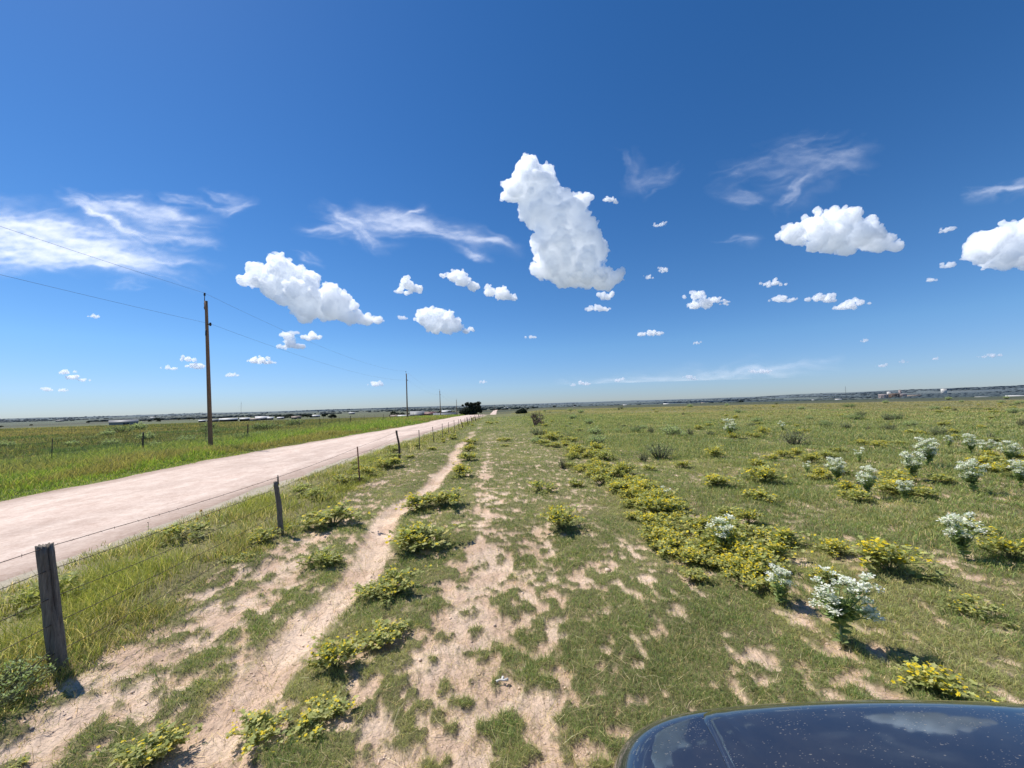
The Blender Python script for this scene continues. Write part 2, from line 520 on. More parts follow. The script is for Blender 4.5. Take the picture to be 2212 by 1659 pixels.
def veil(strokes, label, step=2.0):
    _nv[0] += 1
    rng = np.random.default_rng(300 + _nv[0])
    S = np.array([s[:4] for s in strokes], float); pad = max(s[4] for s in strokes) * 3.2 + 14
    x0, x1 = S[:, [0, 2]].min() - pad, S[:, [0, 2]].max() + pad
    y0, y1 = S[:, [1, 3]].min() - pad, S[:, [1, 3]].max() + pad
    nx, ny = int((x1 - x0) / step) + 1, int((y1 - y0) / step) + 1
    X, Y = np.meshgrid(x0 + np.arange(nx) * step, y0 + np.arange(ny) * step)
    wx = (fbm(X / 45, Y / 30, 4, 41 + _nv[0]) - 0.5) * 40; wy = (fbm(X / 60, Y / 26, 4, 71 + _nv[0]) - 0.5) * 26
    Xw, Yw = X + wx, Y + wy
    tau = np.zeros_like(X)
    for (ax, ay, bx, by, spread, n, al) in strokes:
        L = math.hypot(bx - ax, by - ay); ang = math.atan2(by - ay, bx - ax)
        # a soft body under the fibres
        for k in range(n):
            t = rng.uniform(0, 1); off = rng.normal() * spread * (0.35 + 0.65 * math.sin(PI * min(max(t, 0.08), 0.95)))
            cx = ax + (bx - ax) * t - math.sin(ang) * off; cyy = ay + (by - ay) * t + math.cos(ang) * off
            a2 = ang + rng.normal() * 0.13
            ln = L * rng.uniform(0.10, 0.32) + 8; wd = rng.uniform(1.2, 5.0) * (0.6 + spread / 22)
            if k < n * 0.25: wd *= 2.6; ln *= 1.2
            dx, dy = Xw - cx, Yw - cyy
            u = (dx * math.cos(a2) + dy * math.sin(a2)) / ln; v = (-dx * math.sin(a2) + dy * math.cos(a2)) / wd
            tau += al * rng.uniform(0.3, 1.0) * (0.45 if k < n * 0.25 else 1.0) * np.exp(-u * u * 1.5 - v * v)
    tau *= 0.35 + 1.3 * fbm(X / 22, Y / 9, 4, 90 + _nv[0])
    e = np.minimum(np.minimum(X - x0, x1 - X), np.minimum(Y - y0, y1 - Y)) / (pad * 0.6)
    al = (1 - np.exp(-tau)) * np.clip(e, 0, 1)
    height = 5200.0 + 60.0 * _nv[0]
    d = (np.array(CAM_F[:])[None] + (X.ravel()[:, None] - CX) / FPX * np.array(CAM_R[:])[None] - (Y.ravel()[:, None] - CY) / FPX * np.array(CAM_U[:])[None])
    P = np.array(EYE[:])[None] + d * ((height / np.maximum(d[:, 2], 0.03))[:, None])
    c = P.mean(0)
    I = np.arange(nx * ny).reshape(ny, nx)
    Q = np.stack([I[1:, :-1], I[1:, 1:], I[:-1, 1:], I[:-1, :-1]], -1).reshape(-1, 4)
    keep = (al.ravel()[Q].max(1) > 0.004) & (d[:, 2][Q].min(1) > 0.031)
    Q = Q[keep]
    used = np.unique(Q); remap = np.zeros(nx * ny, int); remap[used] = np.arange(len(used))
    me = mesh_np('cloud_veil', (P - c)[used], None, remap[Q], np.repeat(np.clip(al.ravel()[used], 0, 1)[:, None], 3, 1))
    return tag(link('cirrus_cloud', me, VEIL, None, c), label, 'cloud', 'thin streaky clouds')


veil([(-260, 470, 250, 540, 26, 130, .22), (-120, 480, 230, 500, 14, 50, .2), (-100, 545, 340, 560, 12, 70, .2), (180, 520, 400, 512, 10, 24, .08)], 'bright streaky veil of thin cloud at the left edge')
veil([(170, 432, 300, 508, 9, 44, .22), (200, 438, 400, 472, 16, 60, .15), (280, 500, 440, 525, 8, 24, .1), (300, 470, 420, 500, 14, 30, .1)], 'feathery veil of thin cloud fanning down left of the sloping cloud')
veil([(360, 430, 480, 450, 6, 22, .09), (450, 414, 545, 438, 5, 16, .09), (470, 450, 545, 438, 5, 16, .12)], 'small thin wisp right of the feathery veil')
veil([(660, 497, 790, 506, 8, 34, .10), (722, 456, 805, 520, 14, 40, .11), (740, 480, 900, 490, 15, 60, .11), (880, 484, 1085, 530, 9, 60, .11), (885, 464, 912, 450, 5, 14, .25), (740, 462, 900, 470, 12, 26, .06)], 'long thin wisp of cloud left of the towering cumulus')
veil([(1355, 335, 1385, 405, 14, 22, .035), (1370, 405, 1450, 372, 14, 22, .045)], 'faint hazy smudge right of the top of the towering cumulus')
veil([(1568, 415, 1645, 428, 9, 20, .07), (1650, 400, 1850, 340, 22, 46, .042), (1690, 438, 1742, 380, 7, 24, .085), (1580, 370, 1780, 312, 18, 36, .045), (1700, 330, 1850, 350, 14, 20, .04)], 'faint curled veil above the wide right-hand cloud')
veil([(2105, 420, 2320, 385, 6, 36, .13)], 'thin pale streak high at the right edge')
veil([(1555, 518, 1628, 518, 6, 16, .07)], 'faint short streak left of the wide right-hand cloud')
veil([(1330, 826, 1790, 783, 5, 60, .045), (1230, 832, 1560, 816, 6, 40, .04), (1400, 820, 1760, 800, 9, 40, .03)], 'long low bank of thin haze above the right horizon')
veil([(640, 555, 690, 572, 5, 12, .08)], 'faint wisp just above the sloping cloud')
veil([(990, 536, 1045, 552, 4, 14, .2)], 'short faint wisp under the long thin one')
veil([(245, 608, 312, 608, 5, 14, .08)], 'faint patch of thin cloud under the bright streaky veil')
veil([(1840, 845, 1960, 835, 10, 20, .08)], 'pale haze standing over the town on the right')
# ================================================================ ground, road, grass
def bare_fraction(x, y):
    """how bare the pasture is at a place"""
    x = np.asarray(x, float); y = np.asarray(y, float)
    near = np.exp(-(np.maximum(y, 0) / 10.0) ** 2)
    b = 0.05 + 0.08 * np.exp(-(y / 18.0) ** 2)
    b = b + 0.36 * near * np.exp(-((x + 1.4) / 2.3) ** 4)
    b = b + 0.42 * near * np.exp(-((x + 3.15) / 0.75) ** 2) * sstep(2.2, 3.4, y)
    b = b + 0.22 * np.exp(-(np.maximum(y - 2.2, 0) / 1.8) ** 2) * np.exp(-((x - 0.2) / 1.6) ** 2)
    b = b + 0.52 * np.exp(-((x + 0.2) / 0.25) ** 2) * np.exp(-(y / 24.0) ** 2)
    b = b - 0.34 * np.exp(-((x - path_x(y) + 0.55) / 0.28) ** 2) * (y > 2.2) - 0.3 * np.exp(-((x - path_x(y) - 0.55) / 0.3) ** 2)          # green edge left of the trodden path
    b = b - 0.25 * np.exp(-((x + 0.75) / 0.35) ** 2) * sstep(3, 6, y)
    return np.clip(b, 0.0, 0.95)


def cover(x, y, soft=0.0):
    """1 = grown over, 0 = bare soil, for the pasture right of the fence"""
    x = np.asarray(x, float); y = np.asarray(y, float)
    n = 0.13 * fbm(x * 1.15, y * 0.95, 3, 21) + 0.34 * fbm(x * 3.6, y * 3.3, 3, 33) + 0.53 * fbm(x * 9.0, y * 8.0, 3, 44)
    thr = 0.5 + 0.27 * (bare_fraction(x, y) - 0.5)
    V = sstep(-0.04 - soft, 0.05, n - thr)
    w = 0.17 + 0.05 * fbm(y * 0.8, y * 0, 2, 3)
    edge = (fbm(x * 6, y * 6, 3, 55) - 0.5) * 0.16
    pth = 1 - sstep(w * 0.8, w * 1.6, np.abs(x - path_x(y)) + edge)
    fade = 1 - sstep(26, 34, y) * (0.5 + 0.5 * np.sin(y * 0.9))
    return V * (1 - pth * fade * (y > -3))


def ditch(x, y):
    """position across: -> (on road 0..1, left verge 0..1, strip between road and fence 0..1, left field 0..1)"""
    rx, hw = road_x(y), road_hw(y)
    e = (fbm(x * 0.9, y * 0.9, 4, 61) - 0.5) * 0.9
    d = x - rx
    road = 1 - sstep(hw - 0.15, hw + 0.35, np.abs(d + e * 0.5))
    return road, d


SOIL_A, SOIL_B = np.array([0.76, 0.575, 0.43]), np.array([0.65, 0.465, 0.335])
THATCH = np.array([0.215, 0.195, 0.095])


def land_colour(x, y):
    r = np.hypot(x, y)
    n1 = fbm(x * 0.5, y * 0.5, 4, 70); n2 = fbm(x * 3, y * 3, 3, 71); n3 = fbm(x / 14, y / 30, 4, 72); n4 = fbm(x / 90, y / 260, 4, 73)
    soil = SOIL_A + (SOIL_B - SOIL_A) * sstep(0.35, 0.65, n2)[:, None]
    soil = soil * (0.86 + 0.28 * n1)[:, None]
    V = 0.72 * cover(x, y) + 0.28 * cover(x, y, 0.08)
    th = THATCH * (0.7 + 0.6 * n1)[:, None]
    th = th * (1 - 0.25 * sstep(0.45, 0.6, n3)[:, None]) + np.array([0.16, 0.13, 0.06]) * (0.25 * sstep(0.45, 0.6, n3))[:, None]
    c = soil * (1 - V)[:, None] + th * V[:, None]
    # pasture further out: duller greens with tan patches
    pf = sstep(18, 60, r) * (x > fence_x(y))
    olive = np.array([0.215, 0.215, 0.10]) * (0.75 + 0.5 * n3)[:, None]
    tan = np.array([0.38, 0.315, 0.175])
    k = sstep(0.47, 0.62, n3 * 0.5 + n4 * 0.5) * sstep(40, 130, r)
    olive = olive * (1 - k)[:, None] + tan * k[:, None]
    c = c * (1 - pf)[:, None] + olive * pf[:, None]
    # left of the fence
    road, d = ditch(x, y)
    L = x < fence_x(y)
    strip = np.array([0.27, 0.24, 0.12]) * (0.7 + 0.6 * n1)[:, None]
    gravel = np.array([0.58, 0.50, 0.40])
    shoulder = np.exp(-((d - road_hw(y) - 0.2) / 0.55) ** 2)
    strip = strip * (1 - 0.8 * shoulder)[:, None] + gravel * (0.8 * shoulder)[:, None]
    verge = np.array([0.17, 0.19, 0.06]) * (0.7 + 0.6 * n1)[:, None]
    field = np.array([0.19, 0.18, 0.08]) * (0.7 + 0.6 * n3)[:, None]
    bands = sstep(0.42, 0.62, fbm(x / 160, y / 26, 3, 75))
    field = field * (1 - 0.6 * bands)[:, None] + np.array([0.29, 0.225, 0.115]) * (0.6 * bands)[:, None]
    lc = np.where((d > 0)[:, None], strip, np.where((x > -22)[:, None], verge, field))
    c = np.where(L[:, None], lc, c)
    # far land: blue-green plain with pale and dark strips, aerial haze painted in bluer with distance
    f1 = sstep(180, 420, r)
    b = fbm(x / 420, y / 520, 4, 81)
    far = np.array([0.105, 0.118, 0.056]) * (1 - b)[:, None] * 1.5 + np.array([0.175, 0.155, 0.085]) * b[:, None] * 0.7
    dark = sstep(0.52, 0.58, fbm(x / 700 + 9, y / 500, 4, 83))
    far = far * (1 - 0.55 * dark)[:, None] + np.array([0.035, 0.05, 0.035]) * (0.55 * dark)[:, None]
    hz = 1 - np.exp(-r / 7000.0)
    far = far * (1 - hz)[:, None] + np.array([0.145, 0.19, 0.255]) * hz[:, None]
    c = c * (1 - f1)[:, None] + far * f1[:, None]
    return c, V


def relief(x, y, V):
    """small-scale lumps of the ground near by"""
    r = np.hypot(x, y)
    k = 1 - sstep(12, 40, r)
    z = (fbm(x * 1.1, y * 1.1, 3, 91) - 0.5) * 0.10 + (fbm(x * 5, y * 5, 3, 92) - 0.5) * 0.035 + (fbm(x * 16, y * 16, 3, 93) - 0.5) * 0.026 + (fbm(x * 42, y * 42, 2, 94) - 0.5) * 0.012
    z = z + 0.030 * V - 0.05 * np.exp(-((x - path_x(y)) / 0.22) ** 2) * (y > -3)
    off = sstep(0.3, 1.2, np.abs(x - road_x(y)) - road_hw(y))            # flat under the road
    return z * k * off


def relief_at(x, y):
    x = np.atleast_1d(np.asarray(x, float)); y = np.atleast_1d(np.asarray(y, float))
    return zland(x, y) + relief(x, y, cover(x, y))


def gz(x, y): return float(relief_at(x, y)[0])


def spot(px, py):
    p = ground(px, py); p.z = gz(p.x, p.y)
    return p


rr = [0.5]
while rr[-1] < 60000:
    r = rr[-1]
    rr.append(r * (1 + (0.0065 if r < 8 else 0.0065 + 0.0085 * min(1, (r - 8) / 25) if r < 60 else 0.03)))
rr = np.array(rr)
th_ = np.concatenate([np.arange(-180, -68, 2.5), np.arange(-68, 68, 0.125), np.arange(68, 180.1, 2.5)])
th_ = np.radians(th_) + YAW
RR, TT = np.meshgrid(rr, th_, indexing='ij')
gx, gy = (RR * np.sin(TT)).ravel(), (RR * np.cos(TT)).ravel()
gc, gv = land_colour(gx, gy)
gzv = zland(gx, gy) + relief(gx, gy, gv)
nr, nt_ = RR.shape
I = np.arange(nr * nt_).reshape(nr, nt_)
Q = np.stack([I[:-1, :-1], I[:-1, 1:], I[1:, 1:], I[1:, :-1]], -1).reshape(-1, 4)[:, ::-1]
capv = np.array([[0, 0, gz(0.0, 0.0)]])
T = np.stack([np.full(nt_ - 1, nr * nt_), I[0, 1:], I[0, :-1]], -1)[:, ::-1]
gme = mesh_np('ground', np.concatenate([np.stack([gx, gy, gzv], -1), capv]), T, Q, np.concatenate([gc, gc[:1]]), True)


def mat_ground():
    m, nt, out = new_mat('ground'); N = NT(nt)
    a = N.n('ShaderNodeAttribute', _attribute_name='Col')
    pos = N.n('ShaderNodeNewGeometry').outputs['Position']
    f = N.noise(pos, 38.0, 6, 0.7); f2 = N.noise(pos, 9.0, 5, 0.6); f3 = N.noise(pos, 0.35, 6, 0.7)
    k = N.math('ADD', N.math('MULTIPLY', f, 0.5), N.math('ADD', N.math('MULTIPLY', f2, 0.25), N.math('MULTIPLY', f3, 0.25)))
    g = N.ramp(k, [(0.3, 0.55), (0.5, 0.97), (0.7, 1.32)])
    c = N.mix(1.0, a.outputs['Color'], g, 'MULTIPLY')
    vor = N.n('ShaderNodeTexVoronoi', Scale=17.0, _feature='DISTANCE_TO_EDGE'); N.l(pos, vor.inputs['Vector'])
    crack = N.ramp(vor.outputs[0], [(0.0, 0.5), (0.05, 1.0)])
    c = N.mix(0.6, c, N.mix(1.0, c, crack, 'MULTIPLY'))
    p = N.n('ShaderNodeBsdfPrincipled', Roughness=0.95); p.inputs['Specular IOR Level'].default_value = 0.08
    N.l(c, p.inputs['Base Color'])
    b = N.n('ShaderNodeBump', Strength=0.9, Distance=0.02); N.l(N.math('ADD', f, N.math('MULTIPLY', f2, 0.8)), b.inputs['Height']); N.l(b.outputs[0], p.inputs['Normal'])
    N.l(p.outputs[0], out.inputs['Surface'])
    return m


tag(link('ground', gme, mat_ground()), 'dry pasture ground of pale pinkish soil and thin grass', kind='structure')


# ---- the gravel road
def road_mesh():
    ys = np.concatenate([np.arange(-40, 60, 0.25), np.arange(60, 160, 1.0), np.arange(160, 1500, 8.0)])
    us = np.linspace(-1, 1, 61)
    Y, U = np.meshgrid(ys, us, indexing='ij')
    e = (fbm(U * 0 + np.sign(U) * 7, Y * 0.55, 4, 101) - 0.5) * 0.9
    W = road_hw(Y) + e * np.abs(U) ** 3 + 0.15
    X = road_x(Y) + U * W
    Z = zland(X.ravel(), Y.ravel()).reshape(X.shape)
    r = np.hypot(X, Y)
    Z = Z + 0.010 + 0.10 * (1 - U ** 2) * 0.7 + np.where(r > 60, 0.06, 0)
    Z = Z + (fbm(X * 2.2, Y * 1.2, 4, 102) - 0.5) * 0.022 * (1 - np.abs(U) ** 6)
    Z = np.where(np.abs(U) > 0.999, Z - 0.03, Z)
    n1 = fbm(X * 1.1, Y * 0.28, 4, 103); n2 = fbm(X * 3.0, Y * 0.7, 4, 104)
    c = np.array([0.62, 0.49, 0.405]) * (0.82 + 0.36 * n1)[..., None]
    wheel = np.exp(-((np.abs(U) - 0.42) / 0.16) ** 2) * 0.5
    c = c * (1 + 0.06 * wheel)[..., None]
    pale = sstep(0.5, 0.62, n2)[..., None]
    c = c * (1 - 0.5 * pale) + np.array([0.74, 0.61, 0.51]) * 0.5 * pale
    edge = sstep(0.66, 0.92, np.abs(U) + (n1 - 0.5) * 0.25)[..., None]
    c = c * (1 - edge) + np.array([0.47, 0.36, 0.29]) * (0.85 + 0.3 * n2)[..., None] * edge
    I = np.arange(X.size).reshape(X.shape)
    Q = np.stack([I[:-1, :-1], I[:-1, 1:], I[1:, 1:], I[1:, :-1]], -1).reshape(-1, 4)
    return mesh_np('road', np.stack([X, Y, Z], -1).reshape(-1, 3), None, Q, c.reshape(-1, 3), True)


def mat_road():
    m, nt, out = new_mat('gravel_road'); N = NT(nt)
    a = N.n('ShaderNodeAttribute', _attribute_name='Col')
    pos = N.n('ShaderNodeNewGeometry').outputs['Position']
    f = N.noise(pos, 26.0, 5, 0.75); st = N.noise(N.mapped(pos, (1.5, 1.1, 1)), 1.5, 7, 0.72); f3 = N.noise(N.mapped(pos, (9.0, 6.0, 1)), 1.0, 4, 0.7)
    k = N.math('ADD', N.math('MULTIPLY', f, 0.35), N.math('ADD', N.math('MULTIPLY', st, 0.35), N.math('MULTIPLY', f3, 0.3)))
    c = N.mix(1.0, a.outputs['Color'], N.ramp(k, [(0.36, (0.76, 0.69, 0.66)), (0.46, (0.93, 0.89, 0.87)), (0.53, (1.06, 1.06, 1.06)), (0.64, (1.24, 1.26, 1.27))]), 'MULTIPLY')
    p = N.n('ShaderNodeBsdfPrincipled', Roughness=0.95); p.inputs['Specular IOR Level'].default_value = 0.1
    N.l(c, p.inputs['Base Color'])
    b = N.n('ShaderNodeBump', Strength=0.8, Distance=0.015); N.l(k, b.inputs['Height']); N.l(b.outputs[0], p.inputs['Normal'])
    N.l(p.outputs[0], out.inputs['Surface'])
    return m


tag(link('road', road_mesh(), mat_road()), 'pale pinkish gravel road running to the horizon', kind='structure')


# ---- grass: blades by the hundred thousand, one object per kind of growth
def blades(n, P, h, w, lean, az, col, curl=0.35, face=None):
    """P (n,3) roots; two-segment bent blades"""
    rng = RNG
    fa = rng.uniform(0, 2 * PI, n) if face is None else face
    s = np.stack([np.cos(fa), np.sin(fa), np.zeros(n)], -1) * (w * 0.5)[:, None]
    d = np.stack([np.cos(az), np.sin(az), np.zeros(n)], -1)
    up = np.array([0, 0, 1.0])
    mid = P + up * (h * 0.55 * np.cos(lean))[:, None] + d * (h * 0.55 * np.sin(lean) * 0.7)[:, None]
    l2 = np.minimum(lean + curl, 1.5)
    tip = mid + up * (h * 0.45 * np.cos(l2))[:, None] + d * (h * 0.45 * np.sin(l2))[:, None]
    V = np.empty((n, 5, 3), np.float32)
    V[:, 0] = P - s; V[:, 1] = P + s; V[:, 2] = mid + s * 0.75; V[:, 3] = mid - s * 0.75; V[:, 4] = tip
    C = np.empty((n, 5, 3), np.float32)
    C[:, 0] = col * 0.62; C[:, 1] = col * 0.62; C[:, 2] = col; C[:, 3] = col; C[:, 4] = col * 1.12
    b = np.arange(n)[:, None] * 5
    return V.reshape(-1, 3), np.array([[0, 1, 2, 3]]) + b, np.array([[3, 2, 4]]) + b, C.reshape(-1, 3)


def polar_points(n, r0, r1, a0=-60.0, a1=60.0):
    r = np.exp(RNG.uniform(math.log(r0), math.log(r1), n)); a = np.radians(RNG.uniform(a0, a1, n)) + YAW
    return r * np.sin(a), r * np.cos(a)


def pick_cols(n, palette, weights, jit=0.18):
    pal = np.array(palette); k = RNG.choice(len(pal), n, p=np.array(weights) / np.sum(weights))
    return pal[k] * (1 + RNG.normal(0, jit, (n, 1))).clip(0.5, 1.7) * (1 + RNG.normal(0, 0.05, (n, 3)))


def tufted(x, y, k, spread):
    """k blades around each root, with outward lean"""
    n = len(x)
    X = np.repeat(x, k); Y = np.repeat(y, k); S = np.repeat(spread, k)
    a = RNG.uniform(0, 2 * PI, n * k); q = np.sqrt(RNG.uniform(0, 1, n * k)) * S
    return X + np.cos(a) * q, Y + np.sin(a) * q, a, q / np.maximum(S, 1e-6)


MAT_GRASS = mat_leaf('grass', (2.7, 2.65, 2.4), 0.42, 0.6)


def grow(name, label, x, y, k, hfun, colfun, wmin, wk, spread0, spreadk, lean0=0.25, curl=0.4, keep=None):
    X, Y, a, q = tufted(x, y, k, np.hypot(x, y) * spreadk + spread0)
    if keep is not None:
        ok = keep(X, Y); X, Y, a, q = X[ok], Y[ok], a[ok], q[ok]
    n = len(X); r = np.hypot(X, Y)
    h = hfun(X, Y) * RNG.uniform(0.55, 1.25, n)
    w = np.maximum(wmin, wk * r)
    lean = np.clip(lean0 + 0.55 * q + RNG.normal(0, 0.18, n), 0, 1.3)
    az = a + RNG.normal(0, 0.6, n)
    Pz = relief_at(X, Y) - 0.004
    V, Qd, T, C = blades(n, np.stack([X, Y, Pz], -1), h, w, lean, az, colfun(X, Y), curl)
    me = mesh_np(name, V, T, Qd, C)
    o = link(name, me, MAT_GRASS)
    return tag(o, label, kind='stuff')


GREEN = [(0.085, 0.118, 0.036), (0.115, 0.142, 0.048), (0.150, 0.160, 0.065), (0.30, 0.25, 0.13), (0.07, 0.10, 0.042)]


def under_car(x, y): return (x > 0.25) & (x < 2.7) & (y < 1.95)


# 1 the short pasture grass
x, y = polar_points(150000, 1.15, 75)
ok = (x > fence_x(y) - 0.2) & ~under_car(x, y) & (RNG.uniform(0, 1, len(x)) < 0.05 + 0.95 * cover(x, y, 0.07) ** 1.3)
x, y = x[ok], y[ok]


def h_short(X, Y):
    r = np.hypot(X, Y)
    return (0.040 + 0.05 * fbm(X * 1.7, Y * 1.7, 3, 111)) * (1 + 0.8 * sstep(1.5, 9, X)) * (1 + 0.9 * sstep(10, 60, r)) * (0.45 + 0.55 * cover(X, Y))


def c_short(X, Y):
    n = len(X); c = pick_cols(n, GREEN, [4, 4, 2.2, 1.3, 2.5])
    v = cover(X, Y)[:, None]; m = fbm(X * 0.6, Y * 0.6, 3, 112)[:, None]
    c = c * (0.8 + 0.5 * m)
    dry = (1 - v) * 0.5 + sstep(0.52, 0.68, m) * 0.35
    return c * (1 - dry) + np.array([0.25, 0.215, 0.11]) * dry


grow('pasture_grass', 'short patchy green grass over the pasture', x, y, 8, h_short, c_short, 0.0026, 0.00085, 0.035, 0.010, 0.35, 0.5)

# 2 long grass between road and fence
x, y = polar_points(64000, 2.2, 75, -66, 0)
road, d = ditch(x, y)
ok = (x < fence_x(y) + 0.25) & (d > road_hw(y) + 0.15) & (RNG.uniform(0, 1, len(x)) < sstep(0.1, 1.1, d - road_hw(y)) * (0.12 + 1.1 * sstep(0.38, 0.6, fbm(x * 1.5, y * 1.5, 3, 121))))
x, y = x[ok], y[ok]


def h_long(X, Y):
    dd = X - road_x(Y) - road_hw(Y)
    return (0.12 + 0.23 * sstep(0.4, 1.8, dd)) * (0.6 + 0.7 * fbm(X * 1.2, Y * 1.2, 3, 122)) * (1 - 0.55 * sstep(-0.5, 0.2, X - fence_x(Y)))


def c_long(X, Y):
    c = pick_cols(len(X), [(0.11, 0.12, 0.034), (0.145, 0.145, 0.045), (0.23, 0.19, 0.09), (0.38, 0.32, 0.19), (0.075, 0.10, 0.036)], [3, 3, 2.2, 1.8, 1.8])
    m = fbm(X * 0.8, Y * 0.5, 3, 123)[:, None]
    k = sstep(0.45, 0.62, m)
    return c * (1 - 0.5 * k) + np.array([0.15, 0.165, 0.03]) * (0.5 * k)


grow('roadside_grass', 'long yellow-green seeding grass between the road and the near fence', x, y, 6, h_long, c_long, 0.0032, 0.00085, 0.04, 0.008, 0.18, 0.45)

# 3 verge beyond the road
x, y = polar_points(60000, 12, 120, -66, 5)
road, d = ditch(x, y)
ok = (d < -road_hw(y) - 0.1) & (x > -24)
x, y = x[ok], y[ok]


def h_verge(X, Y):
    dd = -(X - road_x(Y)) - road_hw(Y)
    return (0.10 + 0.42 * sstep(0.2, 2.5, dd)) * (0.55 + 0.8 * fbm(X * 0.7, Y * 0.7, 3, 131))


def c_verge(X, Y):
    c = pick_cols(len(X), [(0.105, 0.145, 0.024), (0.14, 0.175, 0.032), (0.085, 0.115, 0.035), (0.22, 0.19, 0.085)], [4, 3.4, 2.4, 1.2])
    m = fbm(X * 0.28 + 4, Y * 0.14, 4, 132)[:, None]
    rust = sstep(0.50, 0.60, m + 0.17 * np.exp(-((Y - 15.5) / 5) ** 2)[:, None] * sstep(-14.2, -15.2, X)[:, None] - 0.07 * np.exp(-((Y - 23) / 6) ** 2)[:, None] + 0.05 * sstep(32, 50, Y)[:, None])
    far = sstep(-16.5, -20.5, X)[:, None]
    c = c * (1 - 0.58 * rust) + np.array([0.165, 0.115, 0.06]) * (0.58 * rust)
    return c * (1 - 0.55 * far) + np.array([0.115, 0.125, 0.05]) * (0.55 * far)


grow('verge_grass', 'bright green and rusty brown tall grass on the far verge of the road', x, y, 6, h_verge, c_verge, 0.006, 0.00095, 0.05, 0.008, 0.2, 0.4)

# 4 the field beyond the far fence
x, y = polar_points(62000, 20, 260, -68, 4)
ok = (x < -21.5)
x, y = x[ok], y[ok]


def h_field(X, Y):
    return (0.22 + 0.25 * fbm(X * 0.4, Y * 0.4, 3, 141))


def c_field(X, Y):
    c = pick_cols(len(X), [(0.090, 0.100, 0.040), (0.115, 0.115, 0.052), (0.065, 0.085, 0.034), (0.18, 0.145, 0.075)], [4, 3, 3, 1.6])
    m = fbm(X / 16, Y / 7, 4, 142)[:, None]; k = sstep(0.45, 0.6, m)
    c = c * (1 - 0.6 * k) + np.array([0.20, 0.16, 0.075]) * (0.6 * k)
    g = (sstep(0.52, 0.62, fbm(X / 9 + 3, Y / 5, 3, 143)) * (np.hypot(X, Y) < 75))[:, None]
    return 0.82 * (c * (1 - 0.6 * g) + np.array([0.055, 0.10, 0.04]) * (0.6 * g))


grow('field_grass', 'olive and brown grass of the field beyond the far fence', x, y, 6, h_field, c_field, 0.008, 0.0009, 0.05, 0.008, 0.2, 0.4)

# 5 coarse grass and low weeds over the far pasture on the right
x, y = polar_points(90000, 9, 330, -8, 60)
ok = (x > 2.2 + 0.02 * y) & (RNG.uniform(0, 1, len(x)) < sstep(2.0, 9.0, x - 0.03 * y) * (0.15 + 1.3 * sstep(0.42, 0.62, fbm(x * 0.35, y * 0.35, 3, 151))))
x, y = x[ok], y[ok]


def h_coarse(X, Y):
    r = np.hypot(X, Y)
    return (0.10 + 0.22 * fbm(X * 0.35, Y * 0.35, 3, 151)) * (0.6 + 0.4 * sstep(8, 30, r))


def c_coarse(X, Y):
    c = pick_cols(len(X), [(0.105, 0.128, 0.045), (0.14, 0.15, 0.06), (0.085, 0.105, 0.05), (0.24, 0.20, 0.10), (0.16, 0.17, 0.11)], [3.5, 3, 2.5, 1.6, 1.2])
    r = np.hypot(X, Y)
    m = fbm(X / 14, Y / 30, 4, 72) * 0.5 + fbm(X / 90, Y / 260, 4, 73) * 0.5
    k = (np.clip(sstep(0.45, 0.60, m) + 0.75 * sstep(0.35, 0.8, X / np.maximum(Y, 1)) * sstep(40, 75, r) * sstep(0.40, 0.55, m), 0, 1) * sstep(30, 80, r))[:, None]
    c = c * (1 - 0.65 * k) + np.array([0.255, 0.205, 0.10]) * (0.65 * k)
    f = (0.55 * sstep(0.25, 0.7, X / np.maximum(Y, 1)) * sstep(32, 60, r) + 0.3 * sstep(50, 90, r))[:, None].clip(0, 0.65)
    return c * (1 - f) + np.array([0.185, 0.15, 0.085]) * f


grow('coarse_grass', 'coarse olive grass and low weeds of the wide pasture on the right', x, y, 6, h_coarse, c_coarse, 0.006, 0.0009, 0.05, 0.008, 0.25, 0.4)

# 6 thin dry seed stalks standing over the short grass
x, y = polar_points(5200, 1.3, 45)
ok = (x > fence_x(y) - 0.3) & ~under_car(x, y) & (RNG.uniform(0, 1, len(x)) < 0.15 + 0.85 * sstep(0.45, 0.6, fbm(x * 0.9, y * 0.9, 3, 171)))
x, y = x[ok], y[ok]
grow('dry_grass', 'thin dry straw-coloured stalks standing over the pasture grass', x, y, 4, lambda X, Y: 0.12 + 0.12 * fbm(X, Y, 2, 172), lambda X, Y: pick_cols(len(X), [(0.22, 0.18, 0.10), (0.16, 0.14, 0.07), (0.28, 0.24, 0.15), (0.10, 0.11, 0.05)], [3, 3, 1.5, 2]), 0.0022, 0.0006, 0.05, 0.008, 0.35, 0.5)

# clods and chips of dry earth on the bare soil
x, y = polar_points(26000, 1.2, 14, -58, 40)
ok = (x > fence_x(y) - 0.6) & ~under_car(x, y) & (RNG.uniform(0, 1, len(x)) > cover(x, y) * 1.1) & (RNG.uniform(0, 1, len(x)) < 0.3)
x, y = x[ok], y[ok]; n = len(x)
V0, F0 = ico_arrays(1)
keepv = V0[:, 2] > -0.6
sz = np.exp(RNG.normal(-5.35, 0.5, n)) * (1 + 0.05 * np.hypot(x, y)); az = RNG.uniform(0, 2 * PI, n)
sc3 = np.stack([sz * RNG.uniform(0.7, 1.6, n), sz * RNG.uniform(0.7, 1.3, n), sz * RNG.uniform(0.25, 0.7, n)], -1)
VV = V0[None] * (1 + RNG.uniform(-0.3, 0.3, (n, len(V0), 1))) * sc3[:, None, :]
ca, sa = np.cos(az)[:, None], np.sin(az)[:, None]
VV = np.stack([VV[..., 0] * ca - VV[..., 1] * sa, VV[..., 0] * sa + VV[..., 1] * ca, VV[..., 2]], -1)
VV += np.stack([x, y, relief_at(x, y) + sz * 0.15], -1)[:, None, :]
